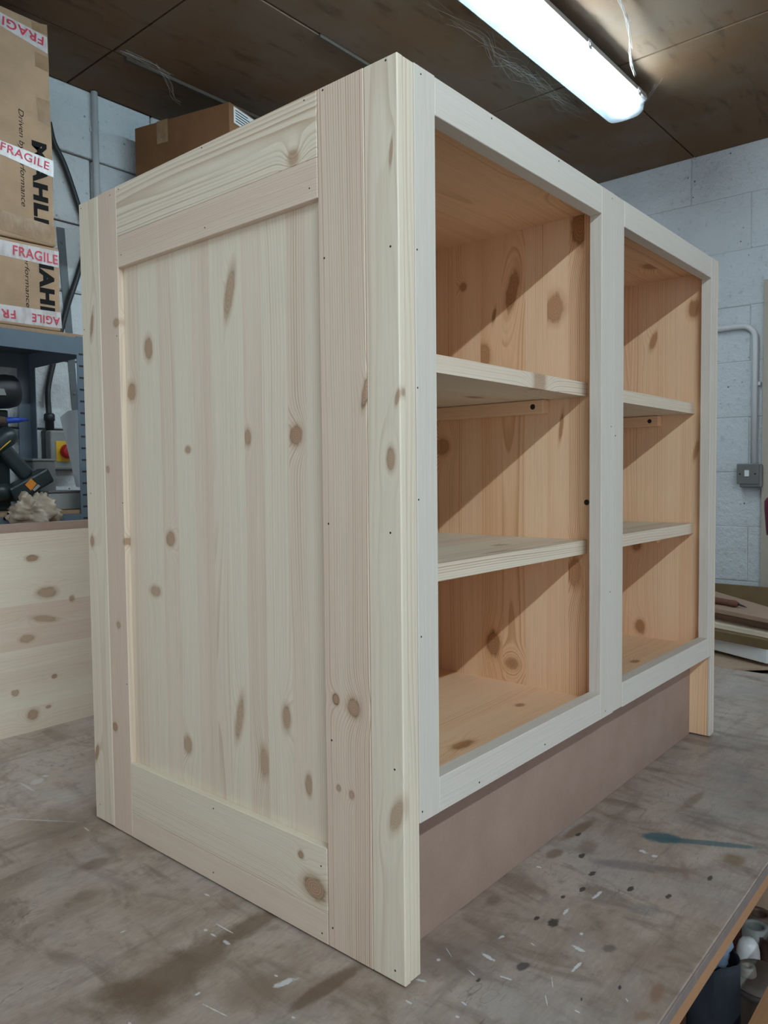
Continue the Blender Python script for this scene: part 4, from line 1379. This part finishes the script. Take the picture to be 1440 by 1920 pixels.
# ------------------------------------------------------------------ right wall: conduit, switch, offcuts
cs_ = empty('conduit_switch', (XR - 0.03, 0.37, 0.458), 'grey metal-clad light switch on the right wall with white conduit', 'switch')
XW = XR - 0.0065
zt = 1.062
r_ = 0.05
yv = 0.357
arc = [(XW - 0.012, yv + r_ * (1 - math.sin(a)), zt - r_ * (1 - math.cos(a))) for a in [math.pi / 2 * k / 8 for k in range(9)]]
tube('conduit', [(XW - 0.012, 1.6, zt)] + arc + [(XW - 0.012, yv, 0.525)], 0.011, M_WPVC, cs_, 14)
box('conduit_clip', (XW - 0.0105, yv - 0.020, 0.832), (XW, yv + 0.014, 0.846), M_WPVC, cs_, 0.001)
box('back_box', (XW - 0.040, 0.322, 0.446), (XW, 0.400, 0.534), M_GALV, cs_, 0.004)
box('switch_plate', (XW - 0.0445, 0.331, 0.459), (XW - 0.0402, 0.409, 0.537), M_GALV, cs_, 0.002, 2)
box('rocker', (XW - 0.0485, 0.364, 0.488), (XW - 0.0447, 0.380, 0.512), M_WHITE, cs_, 0.001)
for y_ in (0.343, 0.397):
    lathe('plate_screw', [(0.0, 0.001), (0.003, 0.001), (0.0035, 0.0)], M_HOLE, cs_, Matrix.Translation((XW - 0.0446, y_, 0.498)) @ Matrix.Rotation(-math.pi / 2, 4, 'Y'), 10)

ply = slab('plywood_sheet', [(XR - 0.012, 0.326, ZF + 0.001), (XR - 0.012, 0.320, 1.225), (XR - 0.012, -0.6, 1.225), (XR - 0.012, -0.6, ZF + 0.001)], 0.0, (1, 0, 0), M_PLY) if False else None
ply = box('plywood_sheet', (XR - 0.026, -0.65, ZF + 0.0005), (XR - 0.0085, 0.327, 1.222), M_PLY, None, 0.001)
tag(ply, 'tall beige plywood sheet standing against the right wall beside the switch', 'plywood sheet')

# olive hardboard standing on a low crate stack, planks laid in front of it
crate = empty('wooden_crate', (2.0, 0.3, ZF), 'brown wooden crate beyond the end of the bench carrying the offcut planks', 'crate')
hd = math.radians(42)
Mc = Matrix.Translation((2.02, 0.32, 0)) @ Matrix.Rotation(hd, 4, 'Z')


def obox(name, a, b, mat, parent, Mx, bevel=0.001):
    bm = bmesh.new()
    bm_box(bm, a, b, bevel)
    return mesh_obj(name, bm, mat, parent, Mx)


ZK = -0.075
for s in (-1, 1):
    obox('crate_side', (-0.26, s * 0.13 - 0.007, ZF + 0.001), (0.26, s * 0.13 + 0.007, ZK), M_OLDWOOD, crate, Mc)
for k in range(5):
    z0_ = ZF + 0.001 + k * 0.156
    for s in (-1, 1):
        obox('crate_slat', (s * 0.26 - 0.006, -0.122, z0_), (s * 0.26 + 0.006, 0.122, z0_ + 0.148), M_OLDWOOD, crate, Mc)
obox('crate_lid', (-0.27, -0.14, ZK + 0.0003), (0.27, 0.14, ZK + 0.010), M_OLDWOOD, crate, Mc)


def plank(name, pL, pR, zt_, thick, width, mat, label, ext0=0.3, ext1=0.45, tone=0.4, side=1):
    """plank whose near-left arris runs through two photo points, lying flat with its top at zt_"""
    a, b = px(*pL, 2, zt_), px(*pR, 2, zt_)
    d = (b - a).normalized()
    a, b = a - d * ext0, b + d * ext1
    L = (b - a).length
    ex_ = d
    ey_ = Vector((0, 0, 1)).cross(d)
    R = Matrix((ey_ * 1.0, -Vector((0, 0, 1)) * 1.0, d)).transposed().to_4x4()
    # local x across, local y through thickness, local z along
    ey_l = ey_
    ex3 = ey_l
    ez3 = d
    ey3 = ez3.cross(ex3)
    R = Matrix((ex3, ey3, ez3)).transposed().to_4x4()
    c = (a + b) / 2
    bm = bmesh.new()
    x0_, x1_ = (0, width) if side > 0 else (-width, 0)
    sgn = 1 if ey3.z > 0 else -1
    bm_box(bm, (x0_, -thick if sgn > 0 else 0, -L / 2), (x1_, 0 if sgn > 0 else thick, L / 2), 0.0012)
    o = mesh_obj(name, bm, mat, None, Matrix.Translation(c) @ R)
    o['seed'] = rnd.uniform(0, 10)
    o['tone'] = tone
    o['grain'] = 0.5
    tag(o, label, 'plank')
    return o


# a wide thin offcut lies on the pile, narrower planks below it
za = 0.078
qa = [px(1342, 1109, 2, za), px(1437, 1137, 2, za), px(1437, 1160, 2, za), px(1341, 1141, 2, za)]
e1, e2 = (qa[1] - qa[0]).normalized(), (qa[2] - qa[3]).normalized()
qa = [qa[0] - e1 * 0.12, qa[1] + e1 * 0.10, qa[2] + e2 * 0.15, qa[3] - e2 * 0.2]
off = slab('wide_offcut', qa, 0.012, (0, 0, 1), M_OLDWOOD)
tag(off, 'wide thin pinkish wood offcut lying on top of the plank pile', 'plank')
off['tone'] = 0.9
plank('pink_plank', (1341, 1141), (1436, 1160), 0.0657, 0.031, 0.10, M_OLDWOOD, 'pinkish plank just under the wide offcut in the pile', 0.1, 0.12, 0.7)
plank('pale_plank', (1341, 1168), (1439, 1187), 0.0343, 0.016, 0.09, PINE, 'pale yellow plank in the middle of the pile beyond the bench', 0.1, 0.10, 0.3)
plank('olive_plank', (1341, 1182), (1439, 1200), 0.0178, 0.028, 0.11, M_OLIVE, 'olive brown plank directly above the white plank in the pile', 0.1, 0.06, 0.3)
plank('white_plank', (1340, 1194), (1438, 1218), -0.0107, 0.042, 0.10, M_WHITE, 'white painted plank near the bottom of the pile', 0.1, 0.0, 0.3)
plank('brown_plank', (1340, 1214), (1420, 1232), -0.0532, 0.0112, 0.12, M_OLDWOOD, 'thin brown plank at the very bottom of the pile', 0.1, -0.02, 0.3)
zo = px(1390, 1097, 0, 2.36).z
ob = box('olive_hardboard', (2.352, -0.30, ZF + 0.0005), (2.362, 0.85, zo), M_OLIVE, None, 0.001)
tag(ob, 'olive brown hardboard sheet standing upright behind the plank pile', 'board')
tl = empty('wooden_handled_tool', tuple(px(1365, 1130, 2, za)), 'brown wooden handled awl lying on the wide offcut', 'hand tool')
t0, t1, t2 = px(1332, 1124, 2, za + 0.0115), px(1384, 1133, 2, za + 0.0115), px(1400, 1139, 2, za + 0.004)
dl = (t1 - t0).length
lathe('handle', [(0.0, 0.0), (0.008, 0.0), (0.011, 0.02), (0.010, dl * 0.6), (0.011, dl * 0.9), (0.006, dl), (0.0, dl)], M_RUST, tl, Matrix.Translation(t0) @ rot_to(t1 - t0), 14)
tube('blade', [t1, (t1 + t2) / 2, t2], [0.004, 0.003, 0.001], M_BLACK, tl, 8)
po = empty('pole', (1.6, 0.05, ZF), 'grey pole with a burgundy grip standing at the far right beyond the bench', 'pole')
pt, pm = px(1447, 932, 0, 1.59), px(1457, 1140, 0, 1.60)
dd = (pm - pt).normalized()
zend = pt + dd * ((pt.z - ZF - 0.001) / -dd.z)
zmid = pt + dd * 0.095
tube('shaft', [zmid, zend], 0.0125, M_GREYM, po, 14)
lathe('grip', [(0.0, 0.0), (0.0165, 0.0), (0.0175, 0.01), (0.019, 0.07), (0.018, 0.088), (0.012, 0.097), (0.0, 0.098)], M_BURG, po, Matrix.Translation(zmid + dd * 0.003) @ rot_to(-dd), 20)

# ------------------------------------------------------------------ under the bench, on its lower shelf
ZU = -0.50
bg_ = empty('navy_bag', (0.605, -0.108, ZU), 'dark navy cloth bag under the bench edge with pale blue cloth in it', 'bag')
bm = bmesh.new()
rings = []
NV, NU = 16, 40
for j in range(NV + 1):
    f_ = j / NV
    ring = []
    for i in range(NU):
        a = 2 * math.pi * i / NU
        r = 1.0 + 0.10 * math.sin(3 * a + 2.0 * f_) * (0.4 + f_) + 0.13 * mnoise.noise(Vector((math.cos(a) * 1.6, math.sin(a) * 1.6, f_ * 2.4))) + 0.05 * mnoise.noise(Vector((math.cos(a) * 5, math.sin(a) * 5, f_ * 7)))
        r *= (0.90 + 0.10 * math.sin(f_ * 3.0))
        ring.append(bm.verts.new((0.066 * r * math.cos(a), 0.036 * r * math.sin(a), 0.285 * f_ + 0.012 * math.sin(2 * a) * f_)))
    rings.append(ring)
inner = [bm.verts.new((v.co.x * 0.95, v.co.y * 0.95, v.co.z - 0.002)) for v in rings[-1]]
inner2 = [bm.verts.new((v.co.x * 0.93, v.co.y * 0.93, v.co.z - 0.06)) for v in rings[-1]]
rings += [inner, inner2]
for a_, b_ in zip(rings, rings[1:]):
    for i in range(NU):
        bm.faces.new((a_[i], a_[(i + 1) % NU], b_[(i + 1) % NU], b_[i]))
bm.faces.new(list(reversed(rings[0])))
bm.faces.new(rings[-1])
bmesh.ops.recalc_face_normals(bm, faces=bm.faces)
mesh_obj('bag_cloth', bm, M_NAVY, bg_, Matrix.Translation((0.605, -0.108, ZU + 0.002)) @ Matrix.Rotation(0.25, 4, 'Z'), smooth=True)
bl = crumple('pale_blue_cloth', (0.612, -0.106, -0.218), 0.032, 0.022, 0.026, M_LBLUE, 1.2, 0.25, bg_)
wbp = px(1403, 1768, 2, ZU + 0.09)
wb = lathe('white_bottle', [(0.0, 0.0), (0.040, 0.0), (0.043, 0.006), (0.043, 0.12), (0.041, 0.155), (0.034, 0.180), (0.022, 0.195), (0.0, 0.199)], M_WHITE, None,
           Matrix.Translation((wbp.x, wbp.y, ZU + 0.0005)) @ Matrix.Scale(0.5, 4), 28)
tag(wb, 'rounded white plastic bottle beside the navy bag under the bench', 'bottle')
for i, (x, y, rr_, hh, mt, lbl) in enumerate(((1416, 1735, 0.024, 0.105, M_GREYBOX, 'grey rimmed open cup, middle of three behind the white bottle'),
                                              (1421, 1712, 0.026, 0.085, M_BROWNP, 'dark brown open cup farthest under the bench behind the white bottle'),
                                              (1446, 1760, 0.021, 0.095, M_BROWNP, 'brown open cup nearest the frame edge behind the white bottle'))):
    c = px(x, y, 2, ZU + hh)
    cu = lathe('open_cup', [(0.0, 0.0), (rr_ * 0.9, 0.0), (rr_, 0.004), (rr_, hh), (rr_ * 0.68, hh), (rr_ * 0.64, hh - 0.004), (rr_ * 0.62, 0.03), (0.0, 0.03)], mt, None,
               Matrix.Translation((c.x, c.y, ZU + 0.0005)), 24)
    tag(cu, lbl, 'cup', 'open cups under the bench')
mc = px(1428, 1836, 2, -0.36)
cm = empty('cast_machine_part', (mc.x, mc.y, ZU), 'beige cast metal machine part with a holed boss under the bench', 'machine part')
Mm = Matrix.Translation((mc.x, mc.y, ZU + 0.0005)) @ Matrix.Rotation(0.5, 4, 'Z')
bm = bmesh.new()
bm_box(bm, (-0.062, -0.030, 0.0), (0.030, 0.030, 0.118), 0.010, 3)
mesh_obj('base_block', bm, M_CAST, cm, Mm)
lathe('disc', [(0.0, 0.063), (0.054, 0.063), (0.058, 0.068), (0.058, 0.086), (0.052, 0.096), (0.0, 0.102)], M_CAST, cm, Mm @ Matrix.Translation((0.006, 0, 0.068)) @ Matrix.Scale(0.8, 4), 32)
lathe('disc_rim', [(0.0585, 0.066), (0.0605, 0.066), (0.0605, 0.080), (0.0585, 0.080)], M_GREYM, cm, Mm @ Matrix.Translation((0.006, 0, 0.068)) @ Matrix.Scale(0.8, 4), 32)
lathe('boss', [(0.0, 0.104), (0.006, 0.104), (0.006, 0.116), (0.014, 0.116), (0.016, 0.112), (0.018, 0.098)], M_CAST, cm, Mm @ Matrix.Translation((0.0, 0.022, 0.068)) @ Matrix.Scale(0.8, 4), 20)

# ------------------------------------------------------------------ cobwebs on the ceiling round the light
def cobweb(name, chains, label, seed, strands, spread, rad=0.0005, sag=0.012):
    r = random.Random(seed)
    bm = bmesh.new()
    for pts in chains:
        for s in range(strands):
            q = []
            i0 = r.randrange(0, max(1, len(pts) - 2))
            i1 = r.randrange(i0 + 1, len(pts))
            for (x, y, dz) in pts[i0:i1 + 1]:
                c = px(x + r.gauss(0, spread), y + r.gauss(0, spread), 2, ZC - 0.006 - dz)
                c.z -= abs(r.gauss(0, sag))
                c.z = min(c.z, ZC - 0.004)
                q.append(c)
            if len(q) >= 2:
                tube_bm(bm, spline(q, 4), rad * r.uniform(0.6, 1.6), 4)
    bmesh.ops.recalc_face_normals(bm, faces=bm.faces)
    o = mesh_obj(name, bm, M_WEB, None, Matrix.Identity(4))
    return tag(o, label, 'cobweb')


cobweb('cobweb', [[(800, -10, 0), (850, 28, 0), (905, 66, 0), (935, 98, 0), (965, 118, 0), (990, 140, 0), (1015, 158, 0), (1050, 182, 0), (1100, 213, 0)]],
       'tangled dusty cobweb along the ceiling on the left side of the light', 3, 46, 9, 0.00011)
cobweb('cobweb', [[(1160, -10, 0.0), (1178, 40, 0.01), (1181, 90, 0.02)], [(1180, 92, 0.02), (1184, 118, 0.03), (1189, 138, 0.035)]],
       'dusty cobweb string dangling from the ceiling right of the light', 5, 9, 2.0, 0.0005, 0.004)
cobweb('cobweb', [[(1198, 200, 0.02), (1215, 180, 0.012), (1230, 160, 0.006), (1243, 140, 0.0)]],
       'thin cobweb strand stretched from the end of the light to the ceiling', 8, 8, 2.0, 0.00028, 0.003)
cobweb('cobweb', [[(232, 93, 0), (290, 118, 0), (312, 150, 0.01), (325, 180, 0.02), (335, 192, 0.02)], [(230, 95, 0), (285, 122, 0), (320, 140, 0)]],
       'faint cobweb hanging from the ceiling left of the brown box', 11, 8, 3.0, 0.00022, 0.004)
